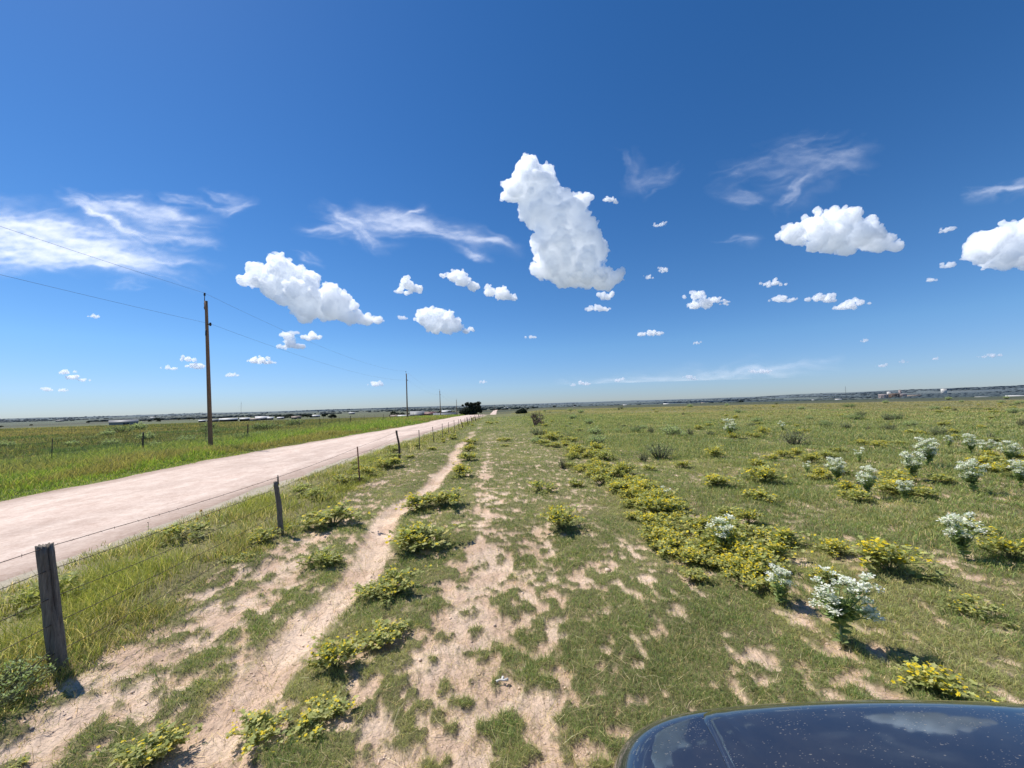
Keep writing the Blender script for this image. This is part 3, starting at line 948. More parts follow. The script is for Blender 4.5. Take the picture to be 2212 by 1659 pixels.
cc = np.repeat(SOIL_A[None] * RNG.uniform(0.75, 1.1, (n, 1)), len(V0), 0)
me = mesh_np('soil_clods', VV.reshape(-1, 3), (F0[None] + (np.arange(n) * len(V0))[:, None, None]).reshape(-1, 3), None, cc)
MAT_CLOD = mat_rough('dry_clods', (0.75, 0.75, 0.75), (1.2, 1.2, 1.2), 60, use_col=True)
tag(link('soil_gravel', me, MAT_CLOD), 'small clods and chips of dry earth lying on the bare soil', kind='stuff')

# dead straws lying about
x, y = polar_points(9000, 1.2, 16, -58, 55)
ok = (x > fence_x(y) - 0.4) & ~under_car(x, y); x, y = x[ok], y[ok]; n = len(x)
az = RNG.uniform(0, 2 * PI, n); ln = RNG.uniform(0.04, 0.16, n) * (1 + 0.03 * np.hypot(x, y)); wd = np.maximum(0.0022, 0.0007 * np.hypot(x, y))
dx, dy = np.cos(az), np.sin(az)
z0 = relief_at(x, y) + RNG.uniform(0.004, 0.03, n); z1 = relief_at(x + dx * ln, y + dy * ln) + RNG.uniform(0.003, 0.035, n)
A = np.stack([x, y, z0], -1); B = np.stack([x + dx * ln, y + dy * ln, z1], -1); S = np.stack([-dy, dx, np.zeros(n)], -1) * (wd / 2)[:, None]
mid = (A + B) / 2 + np.stack([-dy, dx, np.ones(n) * 0.4], -1) * (ln * RNG.uniform(-0.12, 0.12, n))[:, None]
VV = np.stack([A - S, A + S, mid + S, mid - S, B + S * 0.5, B - S * 0.5], 1).reshape(-1, 3)
b = np.arange(n)[:, None] * 6
cc = np.repeat(pick_cols(n, [(0.25, 0.20, 0.12), (0.15, 0.11, 0.065), (0.07, 0.05, 0.03), (0.33, 0.29, 0.20)], [3, 2, 1.5, 1]), 6, 0)
me = mesh_np('dead_straw', VV, None, np.concatenate([np.array([[0, 1, 2, 3]]) + b, np.array([[3, 2, 4, 5]]) + b]), cc)
tag(link('straw_litter', me, MAT_GRASS), 'dead straws and twigs scattered over the ground', kind='stuff')
# ================================================================ fences, poles, cables
WOOD_GREY = mat_rough('weathered_wood', (0.085, 0.070, 0.057), (0.27, 0.235, 0.20), 9, (6, 6, 0.35), 0.9, 0.9)
WOOD_BROWN = mat_rough('brown_wood', (0.06, 0.04, 0.028), (0.17, 0.125, 0.09), 9, (6, 6, 0.35), 0.9, 0.8)
RUST = mat_rough('rusty_steel', (0.075, 0.028, 0.018), (0.18, 0.075, 0.045), 14, (1, 1, 0.5), 0.8, 0.3)
DARK_STEEL = mat_rough('dark_green_steel', (0.035, 0.032, 0.026), (0.10, 0.085, 0.065), 14, (1, 1, 0.5), 0.7, 0.3)
WIRE = mat_rough('rusted_wire', (0.045, 0.032, 0.026), (0.12, 0.09, 0.075), 30, (1, 1, 1), 0.7, 0.1, 0.5)
POLE = mat_rough('creosote_pole', (0.16, 0.085, 0.045), (0.36, 0.21, 0.12), 7, (9, 9, 0.22), 0.85, 0.7)
IRON = mat_rough('dark_iron', (0.03, 0.03, 0.032), (0.08, 0.08, 0.082), 10, (1, 1, 1), 0.6, 0.1, 0.6)


def wooden_post(h, r0, r1, lean, rng, rough=0.10, crook=0.0, split=False, n=14):
    mb = MB()
    m = 15; V = []
    for i in range(m):
        t = i / (m - 1); z = -0.06 + (h + 0.06) * t
        cxx = lean[0] * t + crook * math.sin(t * 4.2 + 0.5) * t; cyy = lean[1] * t + crook * math.cos(t * 3.1) * 0.6 * t
        for k in range(n):
            a = 2 * PI * k / n
            rr_ = (r0 + (r1 - r0) * t) * (1 + rough * (vnoise(np.array([k * 0.9 + 3]), np.array([t * 3.0]), int(r0 * 1e4))[0] - 0.5) * 2 + rough * 0.4 * rng.uniform(-1, 1))
            if split:
                # a long drying crack from the top, deep at the top and closing two thirds down
                da = (a - (-0.30) + PI) % (2 * PI) - PI
                if abs(da) < 0.15 and t > 0.42: rr_ *= 1 - 0.75 * min(1, (t - 0.42) / 0.2) * (1 - abs(da) / 0.2)
            dz = rng.uniform(-0.012, 0.012) if i == m - 1 else 0
            V.append((cxx + math.cos(a) * rr_, cyy + math.sin(a) * rr_, z + dz))
    V.append((lean[0], lean[1], h - 0.012))
    Q = [(i * n + k, i * n + (k + 1) % n, (i + 1) * n + (k + 1) % n, (i + 1) * n + k) for i in range(m - 1) for k in range(n)]
    T = [((m - 1) * n + k, (m - 1) * n + (k + 1) % n, m * n) for k in range(n)]
    mb.add(V, Q, T)
    return mb


def steel_post(h, lean):
    """a studded steel fence post with a T section"""
    mb = MB(); a, b, th = 0.020, 0.028, 0.004
    prof = [(-a, 0), (a, 0), (a, th), (th / 2, th), (th / 2, b), (-th / 2, b), (-th / 2, th), (-a, th)]
    n = len(prof)
    V = [(x + lean[0] * t, y + lean[1] * t, -0.1 + (h + 0.1) * t) for t in (0, 1) for (x, y) in prof]
    mb.add(V, [(k, (k + 1) % n, n + (k + 1) % n, n + k) for k in range(n)] + [(n, n + 1, n + 2, n + 7), (n + 3, n + 4, n + 5, n + 6)], [(n + 2, n + 3, n + 7), (n + 3, n + 6, n + 7)])
    z = 0.25
    while z < h - 0.05:
        t = (z + 0.1) / (h + 0.1)
        mb.box((-0.008 + lean[0] * t, -0.007 + lean[1] * t, z), (0.008 + lean[0] * t, 0.0 + lean[1] * t, z + 0.014))
        z += 0.055
    return mb


# (base px, top px, kind, thickness)
NEAR_POSTS = [((129, 1452), (88, 1180), 'split', 0.056), ((607, 1158), (596, 1029), 'gnarled', 0.036), ((778, 1048), (771, 965), 'rust', 0), ((863, 993), (859, 930), 'crooked', 0.05),
              ((907, 974), (904.5, 929), 'steel', 0), ((937.5, 958), (934, 922), 'steel', 0), ((956, 948), (955, 915), 'steel', 0), ((969.6, 942), (968.4, 912), 'steel', 0),
              ((982, 936), (980.5, 907.5), 'steel', 0), ((992, 930), (990, 905.5), 'steel', 0), ((1000, 925), (995, 905.5), 'stick', 0.045), ((1004.6, 919.5), (1003.5, 906), 'steel', 0),
              ((1011, 919), (1009, 901.5), 'stick', 0.06), ((1014.6, 916), (1014, 903), 'steel', 0), ((1019.6, 914), (1017.5, 899), 'stick', 0.06), ((1023, 911.5), (1022, 899), 'steel', 0),
              ((1027, 909.5), (1026, 898.5), 'stick', 0.07), ((1031, 907.5), (1030, 897), 'steel', 0), ((1035, 906), (1034, 897), 'stick', 0.07), ((1039, 904.5), (1038, 896.5), 'steel', 0), ((1043, 903), (1042, 896), 'steel', 0)]
PLAB = {'split': 'thick weathered grey post split down from its top', 'gnarled': 'thin gnarled post with a forked jagged top', 'rust': 'rusty red steel post', 'crooked': 'crooked brown wooden post',
        'steel': 'thin dark steel post', 'stick': 'thin leaning wooden stick post'}
fence = thing('barbed_wire_fence', 'barbed wire fence of mixed old posts between the pasture and the gravel road', 'fence', (-4.0, 3.4, 0.0))
frng = random.Random(5)
FH = [1.0, 0.80, 0.58, 0.38, 0.15]
rows = []
for (b, t, kind, th) in NEAR_POSTS:
    P = ground(*b); P.z = gz(P.x, P.y)
    dep = (P - EYE).dot(CAM_F)
    Tp = EYE + ray(*t) * dep
    h = Tp.z - P.z
    h = min(max(h, 0.85), 1.35)
    lean = (Tp.x - P.x, (Tp.y - P.y) * 0.4)
    if kind == 'split': mb = wooden_post(h, th * 1.08, th, lean, frng, 0.08, 0.0, True, 44); m = WOOD_GREY
    elif kind == 'gnarled':
        mb = wooden_post(h - 0.10, th * 1.35, th * 0.95, (lean[0] * 0.9, lean[1] * 0.9), frng, 0.22, 0.02); m = WOOD_GREY
        mb.tube([(lean[0] * 0.9 + 0.015, lean[1] * 0.9, h - 0.16), (lean[0] + 0.02, lean[1], h - 0.03), (lean[0] + 0.017, lean[1], h + 0.02)], [0.017, 0.013, 0.006], 6)
    elif kind == 'crooked': mb = wooden_post(h, th * 1.1, th * 0.8, lean, frng, 0.15, 0.06); m = WOOD_BROWN
    elif kind == 'stick': mb = wooden_post(h, th, th * 0.7, lean, frng, 0.15, 0.03); m = WOOD_BROWN
    else: mb = steel_post(h, lean); m = RUST if kind == 'rust' else DARK_STEEL
    me = mb.mesh('post', kind in ())
    o = link('post', me, m, fence, P - fence.location)
    o['label'] = PLAB[kind]
    rows.append((P, lean, h, th))
# the strands, stapled to each post, running on out of the picture towards the viewer
P0 = Vector((-3.95, -1.6, gz(-3.95, -1.6)))
rows_w = [(P0, (-0.12, 0), 1.15, 0.06)] + rows
for j, fh in enumerate(FH):
    mb = MB(); pts = []
    for i in range(len(rows_w) - 1):
        A, B = rows_w[i], rows_w[i + 1]
        a = A[0] + Vector((A[1][0] * fh + 0.0, A[1][1] * fh, A[2] * fh * (0.985 if fh > 0.9 else 1)))
        b = B[0] + Vector((B[1][0] * fh + 0.0, B[1][1] * fh, B[2] * fh * (0.985 if fh > 0.9 else 1)))
        off = Vector((0.085 if A[3] > 0.06 else 0.03, 0, 0)); off2 = Vector((0.085 if B[3] > 0.06 else 0.03, 0, 0))
        a, b = a + off, b + off2
        near = (a + b).length < 24
        n = 14 if near else 5
        sag = (0.012 + 0.03 * frng.random() * (1.4 - fh)) * min((b - a).length / 4, 2)
        for k in range(n):
            t = k / n; q = a.lerp(b, t); q.z -= sag * 4 * t * (1 - t)
            if near: q += Vector((frng.uniform(-1, 1), 0, frng.uniform(-1, 1))) * 0.0035
            pts.append(q)
        if near:
            L = (b - a).length; nb = int(L / 0.13)
            for k in range(nb):
                t = (k + 0.5) / nb; q = a.lerp(b, t); q.z -= sag * 4 * t * (1 - t)
                an = frng.uniform(0, PI)
                v = Vector((math.cos(an), frng.uniform(-0.3, 0.3), math.sin(an))) * 0.014
                mb.tube([q - v, q + v], 0.0016, 4, cap=False)
    pts.append(b)
    mb.tube(pts, 0.0032, 5)
    V = np.concatenate(mb.v) - np.array(fence.location[:])
    me = mesh_np('wire_strand', V, np.concatenate(mb.t) if mb.t else None, np.concatenate(mb.q))
    o = link('wire_strand', me, WIRE, fence)
    if j == 0: o['label'] = 'top strand of barbed wire'
    if j == len(FH) - 1: o['label'] = 'lowest strand of barbed wire, close to the grass'

# the far fence
ff = thing('field_fence', 'low wire fence of thin dark posts along the field beyond the road', 'fence', (-22.0, 21.0, 0.0))
fp = []
yy = 15.8
while yy < 150:
    x = -22.0 + frng.uniform(-0.15, 0.15) + max(0, (yy - 60) * 0.045)
    fp.append(Vector((x, yy, zat(x, yy)))); yy += 5.25 * frng.uniform(0.92, 1.08)
FPM = [steel_post(1.25, (0.01, 0)).mesh('post'), wooden_post(1.22, 0.055, 0.045, (0.03, 0), frng, 0.1, 0.02).mesh('post'), wooden_post(1.2, 0.04, 0.035, (-0.05, 0.02), frng, 0.12, 0.03).mesh('post')]
for i, p in enumerate(fp):
    k = 1 if i == 2 else [0, 0, 2, 0, 1][i % 5]
    o = bpy.data.objects.new('post', FPM[k]); COL.objects.link(o); o.parent = ff; o.location = p - ff.location; o.rotation_euler = (0, 0, frng.uniform(0, 6))
    if not FPM[k].materials: FPM[k].materials.append(DARK_STEEL if k == 0 else WOOD_BROWN)
for fh in (1.1, 0.82, 0.55):
    mb = MB(); mb.tube([p - ff.location + Vector((0.05, 0, fh)) for p in fp], 0.005, 4)
    mb.build('wire_strand', WIRE, ff)


# utility poles and their two cables
def pole_things(i, base, height, lean, r0, label):
    t = thing('utility_pole', label, 'utility pole', base, 0, 'utility poles along the road')
    mb = MB(); n = 16; m = 18
    top = Vector((lean, 0, height))
    pts = [Vector((lean * k / (m - 1), 0, -0.5 + (height + 0.5) * k / (m - 1))) for k in range(m)]
    mb.tube(pts, [r0 + (r0 * 0.62 - r0) * k / (m - 1) for k in range(m)], n)
    mb.build('pole_shaft', POLE, t, smooth=True)
    mb = MB()  # the pin rising past the top on the side
    mb.tube([top + Vector((-0.10, 0, -0.55)), top + Vector((-0.10, 0, 0.38))], 0.022, 8); mb.box((lean - 0.125, -0.03, height - 0.45), (lean - 0.05, 0.03, height - 0.40)); mb.box((lean - 0.125, -0.03, height - 0.2), (lean - 0.05, 0.03, height - 0.15))
    mb.build('top_pin', IRON, t)
    mb = MB()
    z = height + 0.36
    mb.tube([(lean - 0.10, 0, z), (lean - 0.10, 0, z + 0.06), (lean - 0.10, 0, z + 0.09), (lean - 0.10, 0, z + 0.16), (lean - 0.10, 0, z + 0.20)], [0.05, 0.07, 0.04, 0.06, 0.02], 10)
    mb.build('insulator', IRON, t, smooth=True)
    mb = MB(); zz = height - 1.55; xx = lean * zz / height + r0 * 0.7
    mb.box((xx - 0.04, -0.05, zz - 0.02), (xx + 0.16, 0.05, zz + 0.03)); mb.tube([(xx + 0.12, 0, zz - 0.10), (xx + 0.12, 0, zz - 0.05), (xx + 0.12, 0, zz + 0.05), (xx + 0.12, 0, zz + 0.12)], [0.04, 0.065, 0.065, 0.04], 10)
    mb.build('neutral_bracket', IRON, t)
    if i <= 1:
        mb = MB(); z0 = height - 2.3
        mb.box((lean * 0.8 - 0.035, -r0 * 0.82 - 0.012, z0), (lean * 0.8 + 0.035, -r0 * 0.6, z0 + 0.42))
        mb.build('metal_tag', IRON, t)
    return t, base + Vector((lean - 0.10, 0, height + 0.53)), base + Vector((xx + 0.12, 0, zz + 0.04))


PX = -18.0
poles = []
for i, (px, y, h, lab) in enumerate([(None, -38.0, 10.2, None), (456, 26.0, 9.65, 'nearest brown wooden utility pole, tall against the sky beside the road'), (881, 89.0, 10.2, 'second utility pole along the road, well beyond the first'),
                                     (953, 154.0, 10.2, 'third utility pole, in front of the farm sheds'), (988, 221.0, 10.0, 'fourth utility pole, just left of the dark tree'), (None, 300.0, 10.0, None)]):
    x = PX if px is None else (EYE + ray(px, 960) * (y / ray(px, 960).y)).x
    base = Vector((x, y, zat(x, y)))
    if lab is None:
        poles.append((base + Vector((-0.1, 0, h + 0.5)), base + Vector((0.2, 0, h - 1.5))))
    else:
        lean = {1: -0.42, 2: -0.1, 3: -0.15, 4: 0.0}[i]
        t, a, b = pole_things(i, base, h, lean, 0.135 if i == 1 else 0.17, lab)
        poles.append((a, b))
p = at(1068, 890, 560); pz = zat(p.x, p.y)
pole_things(9, Vector((p.x, p.y, pz)), 10.0, 0.0, 0.2, 'farthest utility pole, tiny, beside the road where it comes into view again')
CABLE = mat_rough('cable', (0.17, 0.19, 0.22), (0.24, 0.26, 0.30), 5, rough=0.5, bump=0.0, metallic=0.3)
for j, (lab, sag) in enumerate((('upper overhead cable running from pole top to pole top', 1.15), ('lower overhead cable hung from the brackets below the pole tops', 1.0))):
    pts = []
    for i in range(len(poles) - 1):
        a, b = poles[i][j], poles[i + 1][j]
        for k in range(24):
            t = k / 24; q = a.lerp(b, t); q.z -= sag * 4 * t * (1 - t); pts.append(q)
    pts.append(poles[-1][j])
    mb = MB(); mb.tube(pts, 0.0065, 6)
    tag(mb.build('power_cable', CABLE), lab, 'cable', 'overhead cables')
# ================================================================ plants
MAT_LEAF = mat_leaf('broad_leaf', (2.9, 2.7, 2.25), 0.40, 0.55)
MAT_PETAL = mat_leaf('petal', (1.0, 1.0, 1.0), 0.3, 0.6)
MAT_STEM = mat_leaf('stem', (1.5, 1.45, 1.4), 0.1, 0.7)
prng = np.random.default_rng(77)


def leaf_shapes(n, P, D, L, W, col, lobed=True, fold=0.25, rng=prng):
    """n leaves from points P along directions D; lobed outline, folded along the midrib"""
    D = D / np.linalg.norm(D, axis=1, keepdims=True)
    up = np.array([0, 0, 1.0]) + rng.normal(0, 0.35, (n, 3))
    S = np.cross(D, up); S /= np.maximum(np.linalg.norm(S, axis=1, keepdims=True), 1e-6)
    Nn = np.cross(S, D)
    if lobed: out = [(0.0, 0.0), (0.22, 0.38), (0.36, 0.16), (0.55, 0.5), (0.70, 0.18), (1.0, 0.0)]
    else: out = [(0.0, 0.0), (0.25, 0.42), (0.55, 0.5), (0.82, 0.26), (1.0, 0.0)]
    m = len(out)
    pts = [(t, 0.0, 0) for t, _ in out] + [(t, w, fold) for t, w in out[1:-1]] + [(t, -w, fold) for t, w in out[1:-1]]
    T = []
    for i in range(m - 1):
        for side in (0, 1):
            base = m + side * (m - 2)
            a, b = i, i + 1
            oa = base + i - 1 if 0 < i < m - 1 else None
            ob = base + i if 0 < i + 1 < m - 1 else None
            f = []
            if ob is not None: f.append((a, b, ob))
            if oa is not None: f.append((a, ob if ob is not None else b, oa))
            T += f if side == 0 else [(x, z, y) for x, y, z in f]
    pts = np.array(pts)
    V = (P[:, None, :] + D[:, None, :] * (pts[None, :, 0:1] * L[:, None, None]) + S[:, None, :] * (pts[None, :, 1:2] * W[:, None, None]) +
         Nn[:, None, :] * ((np.abs(pts[None, :, 1:2]) * pts[None, :, 2:3]) * W[:, None, None] - 0.18 * pts[None, :, 0:1] ** 2 * L[:, None, None]))
    k = len(pts); T = np.array(T)
    F = (T[None] + (np.arange(n) * k)[:, None, None]).reshape(-1, 3)
    return V.reshape(-1, 3), F, np.repeat(col, k, 0)


def flower_shapes(n, P, R, col, rng=prng, petals=5):
    """small open stars, centre a little sunk, facing mostly up"""
    k = petals * 2 + 1
    an = np.arange(petals * 2) * PI / petals
    rr_ = np.where(np.arange(petals * 2) % 2 == 0, 1.0, 0.62)
    nrm = np.array([0, 0, 1.0]) + rng.normal(0, 0.45, (n, 3)); nrm /= np.linalg.norm(nrm, axis=1, keepdims=True)
    a = np.cross(nrm, np.array([1.0, 0.13, 0])); a /= np.linalg.norm(a, axis=1, keepdims=True); b = np.cross(nrm, a)
    ph = rng.uniform(0, 6, n)
    A = an[None] + ph[:, None]
    V = np.empty((n, k, 3))
    V[:, :-1] = P[:, None] + (a[:, None] * np.cos(A)[..., None] + b[:, None] * np.sin(A)[..., None]) * (rr_[None, :, None] * R[:, None, None]) + nrm[:, None] * (0.25 * R[:, None, None])
    V[:, -1] = P
    T = np.array([(k - 1, i, (i + 1) % (k - 1)) for i in range(k - 1)])
    F = (T[None] + (np.arange(n) * k)[:, None, None]).reshape(-1, 3)
    C = np.repeat(col, k, 0).reshape(n, k, 3); C[:, -1] *= np.array([0.8, 0.5, 0.5])
    return V.reshape(-1, 3), F, C.reshape(-1, 3)


def yellow_bush(seed, rad, hgt, nleaf, nfl, tone=1.0):
    """parts of one yellow-flowered weed: branching stems, lobed leaves, blossoms"""
    rng = np.random.default_rng(seed)
    mb = MB(); tips = []
    ns = int(9 + rad * 22)
    lobes = rng.uniform(0.6, 1.15, 7)
    for i in range(ns):
        a = rng.uniform(0, 2 * PI); q = math.sqrt(rng.uniform(0.02, 1)) * rad * lobes[int(a / 2 / PI * 7) % 7]
        end = np.array([math.cos(a) * q, math.sin(a) * q, hgt * (1 - 0.62 * (q / rad) ** 2) * rng.uniform(0.75, 1.1)])
        mid = end * np.array([0.45, 0.45, 0.62]) + rng.normal(0, 0.02, 3)
        mb.tube([(0, 0, -0.01), mid, end], [0.006, 0.0045, 0.0025], 5, col=(0.12, 0.13, 0.06), cap=False)
        tips.append((mid, end))
        for _ in range(2):
            e2 = mid + (end - mid) * rng.uniform(0.2, 0.9) + rng.normal(0, 0.25, 3) * rad * np.array([1, 1, 0.35]); e2[2] = max(e2[2], 0.02)
            mb.tube([mid, e2], [0.003, 0.002], 4, col=(0.12, 0.13, 0.06), cap=False); tips.append((mid, e2))
    stem = mb.mesh('stem')
    k = rng.integers(0, len(tips), nleaf); t = rng.uniform(0.05, 1.08, nleaf)
    A = np.array([x[0] for x in tips])[k]; B = np.array([x[1] for x in tips])[k]
    P = A + (B - A) * t[:, None] + rng.normal(0, 0.018, (nleaf, 3)); P[:, 2] = np.maximum(P[:, 2], 0.012)
    D = P * np.array([1, 1, 0.3]) / max(rad, 0.1) + rng.normal(0, 0.6, (nleaf, 3)) * np.array([1, 1, 0.45]) + np.array([0, 0, 0.25])
    L = rng.uniform(0.035, 0.085, nleaf) * (0.8 + rad * 0.6); W = L * rng.uniform(0.55, 0.85, nleaf)
    base = np.array([[0.105, 0.125, 0.052], [0.14, 0.155, 0.068], [0.165, 0.175, 0.09], [0.21, 0.195, 0.075]])[rng.choice(4, nleaf, p=[0.36, 0.34, 0.2, 0.1])]
    col = base * tone * (0.78 + 0.4 * np.clip(P[:, 2:3] / hgt, 0, 1)) * rng.uniform(0.8, 1.2, (nleaf, 1))  # shade under the bush painted in: leaves darken towards the ground
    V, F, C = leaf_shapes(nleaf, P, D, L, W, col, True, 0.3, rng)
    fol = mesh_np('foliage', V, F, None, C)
    tp = np.array([x[1] for x in tips]); w = np.clip(tp[:, 2] / hgt, 0.05, 1) ** 1.5
    k = rng.choice(len(tips), nfl, p=w / w.sum())
    P = tp[k] + np.array([0, 0, 0.022]) + rng.normal(0, 1, (nfl, 3)) * np.array([0.035, 0.035, 0.018])
    col = np.array([0.85, 0.75, 0.045]) * rng.uniform(0.85, 1.12, (nfl, 1)) * np.array([1, 1, 1.0])
    V, F, C = flower_shapes(nfl, P, rng.uniform(0.012, 0.021, nfl), col, rng)
    fl = mesh_np('blossoms', V, F, None, C)
    for me, m in ((stem, MAT_STEM), (fol, MAT_LEAF), (fl, MAT_PETAL)): me.materials.append(m)
    return stem, fol, fl


BUSH = [yellow_bush(1, 0.33, 0.27, 520, 55), yellow_bush(2, 0.36, 0.22, 460, 85), yellow_bush(3, 0.30, 0.30, 560, 95), yellow_bush(4, 0.38, 0.20, 380, 26), yellow_bush(5, 0.34, 0.26, 560, 120), yellow_bush(6, 0.36, 0.24, 600, 10)]
BUSH_R = [0.33, 0.36, 0.30, 0.38, 0.34, 0.36]
_brng = random.Random(3)


def bush_at(p, kind, scale, label, group):
    t = thing('yellow_flowered_weed', label, 'weed', p, _brng.uniform(0, 6.28), group)
    t.scale = (scale, scale, scale * _brng.uniform(0.65, 1.0))
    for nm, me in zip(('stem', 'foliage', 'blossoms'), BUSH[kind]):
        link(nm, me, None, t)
    return t


def bush_px(px, py, wpx, kind, label, group='yellow-flowered weeds'):
    p = spot(px, py); dep = (p - EYE).dot(CAM_F)
    p.z -= 0.005
    return bush_at(p, kind, wpx / FPX * dep / (2 * BUSH_R[kind]) * 0.95, label, group)


for px, py, w, k, lab in [
    (322, 1640, 160, 0, 'dark green weed with yellow flowers at the very bottom left, beside the dirt path'),
    (560, 1598, 150, 1, 'sprawling yellow-flowered weed at the bottom, right against the dirt path'),
    (690, 1560, 150, 1, 'loose yellow-flowered weed spreading right of the one at the path edge'),
    (728, 1448, 120, 2, 'bright compact weed thick with yellow flowers, in the row right of the path'),
    (820, 1392, 140, 0, 'leafy weed with few yellow flowers just behind the bright compact one'),
    (800, 1295, 110, 3, 'dusty sparse weed at the right lip of the path, flowers nearly gone'),
    (865, 1285, 130, 0, 'rounded yellowish weed joining the dusty sparse one'),
    (905, 1188, 150, 2, 'deep green weed with yellow flowers where the path narrows'),
    (905, 1100, 110, 1, 'left part of the wide flowering clump across the path bend'),
    (965, 1098, 100, 0, 'right part of the wide flowering clump across the path bend'),
    (720, 1140, 150, 0, 'broad yellow-flowered weed between the second fence post and the path'),
    (690, 1225, 110, 5, 'low dull green weed on bare soil left of the path, hardly in flower'),
    (515, 1215, 80, 3, 'pale yellowish weed at the foot of the long grass, left of the second fence post'),
    (572, 1172, 90, 0, 'flowering weed leaning against the second fence post'),
    (1212, 1148, 105, 2, 'lone rounded weed with yellow flowers in the middle of the mown strip'),
    (1168, 1062, 80, 3, 'flat brownish flowering weed alone on the mown strip, behind the rounded one'),
    (995, 1030, 70, 4, 'bright yellow weed right of the winding part of the path'),
    (1012, 995, 55, 1, 'next yellow weed along the right side of the winding path'),
    (1018, 960, 50, 0, 'yellow weed where the path fades into grass'),
    (1012, 975, 45, 4, 'small bright weed tucked between two others beside the fading path'),
    (840, 1012, 80, 1, 'yellow weed near the crooked fence post'),
    (795, 1030, 60, 4, 'bright yellow weed right of the rusty steel fence post'),
    (2030, 1512, 165, 4, 'bright yellow-flowered weed just in front of the car bonnet'),
    (2105, 1328, 120, 3, 'thin yellow-flowered weed alone in the grass near the right edge'),
    (1920, 1245, 165, 4, 'large weed covered in yellow flowers behind the big white-topped plant'),
    (1805, 1200, 90, 4, 'smaller bright weed left of the large yellow one'),
    (2185, 1215, 100, 2, 'dark weed with orange-yellow flowers at the right edge'),
    (2090, 1150, 110, 1, 'yellow weed half hidden behind the white-topped plant near the right edge'),
    (1545, 990, 55, 4, 'orange-yellow rounded weed alone in the middle distance'),
    (1650, 1045, 95, 4, 'wide yellow-topped weed in the middle of the right pasture'),
    (1640, 1085, 90, 1, 'duller weed just in front of the wide yellow-topped one'),
    (2120, 1008, 60, 4, 'golden weed between two white-topped plants'),
    (35, 1655, 60, 3, 'scrap of yellow-flowered weed in the bottom left corner'),
    (1870, 1310, 14, 4, 'tiny yellow flower clump right of the big white-topped plant'),
]:
    bush_px(px, py, w, k, lab)

# the thick band running to the horizon right of the mown strip
bandpts = [(1178, 935), (1205, 960), (1250, 988), (1300, 1025), (1360, 1065), (1430, 1100), (1500, 1155), (1560, 1205), (1640, 1270)]
bw = [26, 34, 44, 52, 60, 72, 95, 110, 95]
for i in range(122):
    f = (i / 122) ** 0.85 * (len(bandpts) - 1); j = min(int(f), len(bandpts) - 2); t = f - j
    cx = bandpts[j][0] + (bandpts[j + 1][0] - bandpts[j][0]) * t; cyy = bandpts[j][1] + (bandpts[j + 1][1] - bandpts[j][1]) * t
    w = bw[j] + (bw[j + 1] - bw[j]) * t
    px = cx + _brng.gauss(0, 0.62) * w; py = cyy + _brng.gauss(0, 0.13) * w
    bush_px(px, py, w * _brng.uniform(0.65, 1.25), _brng.choice([0, 1, 2, 4, 5, 0, 4]), 'yellow-flowered weed in the dense diagonal band right of the mown strip', 'weeds of the diagonal band')
# scattered over the right-hand pasture
n = 0
while n < 95:
    px = _brng.uniform(1080, 2230); py = 892 + (_brng.random() ** 1.3) * 215 - (px - 1106) * 0.0295
    if vnoise(np.array([px / 130.0]), np.array([py / 42.0]), 9)[0] < 0.50: continue
    p = ground(px, py)
    if p.x < 3.2 + 0.03 * p.y: continue
    n += 1
    bush_at(Vector((p.x, p.y, gz(p.x, p.y))), _brng.choice([0, 1, 2, 4, 4, 5]), _brng.uniform(0.8, 1.55), 'yellow-flowered weed scattered in the wide pasture right of the dense band', 'weeds scattered over the right pasture')
n = 0
while n < 22:
    X = _brng.uniform(-3.7, 1.5); Y = math.exp(_brng.uniform(math.log(16), math.log(75)))
    if abs(X - float(path_x(Y))) < 0.4 or -1.0 < X < 0.6 and Y < 40 and _brng.random() < 0.7: continue
    n += 1
    bush_at(Vector((X, Y, gz(X, Y))), _brng.choice([0, 1, 4]), _brng.uniform(0.7, 1.3), 'small yellow-flowered weed far along the strip between the near fence and the mown strip', 'weeds along the far part of the path')


n = 0
while n < 14:
    Y = _brng.uniform(4.5, 22); X = float(fence_x(Y)) - _brng.uniform(0.15, 1.9)
    n += 1
    bush_at(Vector((X, Y, gz(X, Y) + 0.05)), _brng.choice([0, 3, 5, 5]), _brng.uniform(0.7, 1.3), 'weedy clump with few yellow flowers in the long grass between road and fence', 'weeds in the roadside grass')


# ---- tall white-topped plants
HEADS = [(1080, 400), (1190, 420), (1290, 450), (1400, 420), (1520, 410), (1300, 540), (1430, 515), (1530, 520), (950, 545), (920, 690), (970, 780), (990, 870), (870, 940), (1140, 710), (1200, 790), (1240, 850), (1520, 700), (1545, 775), (1490, 830), (1575, 900)]


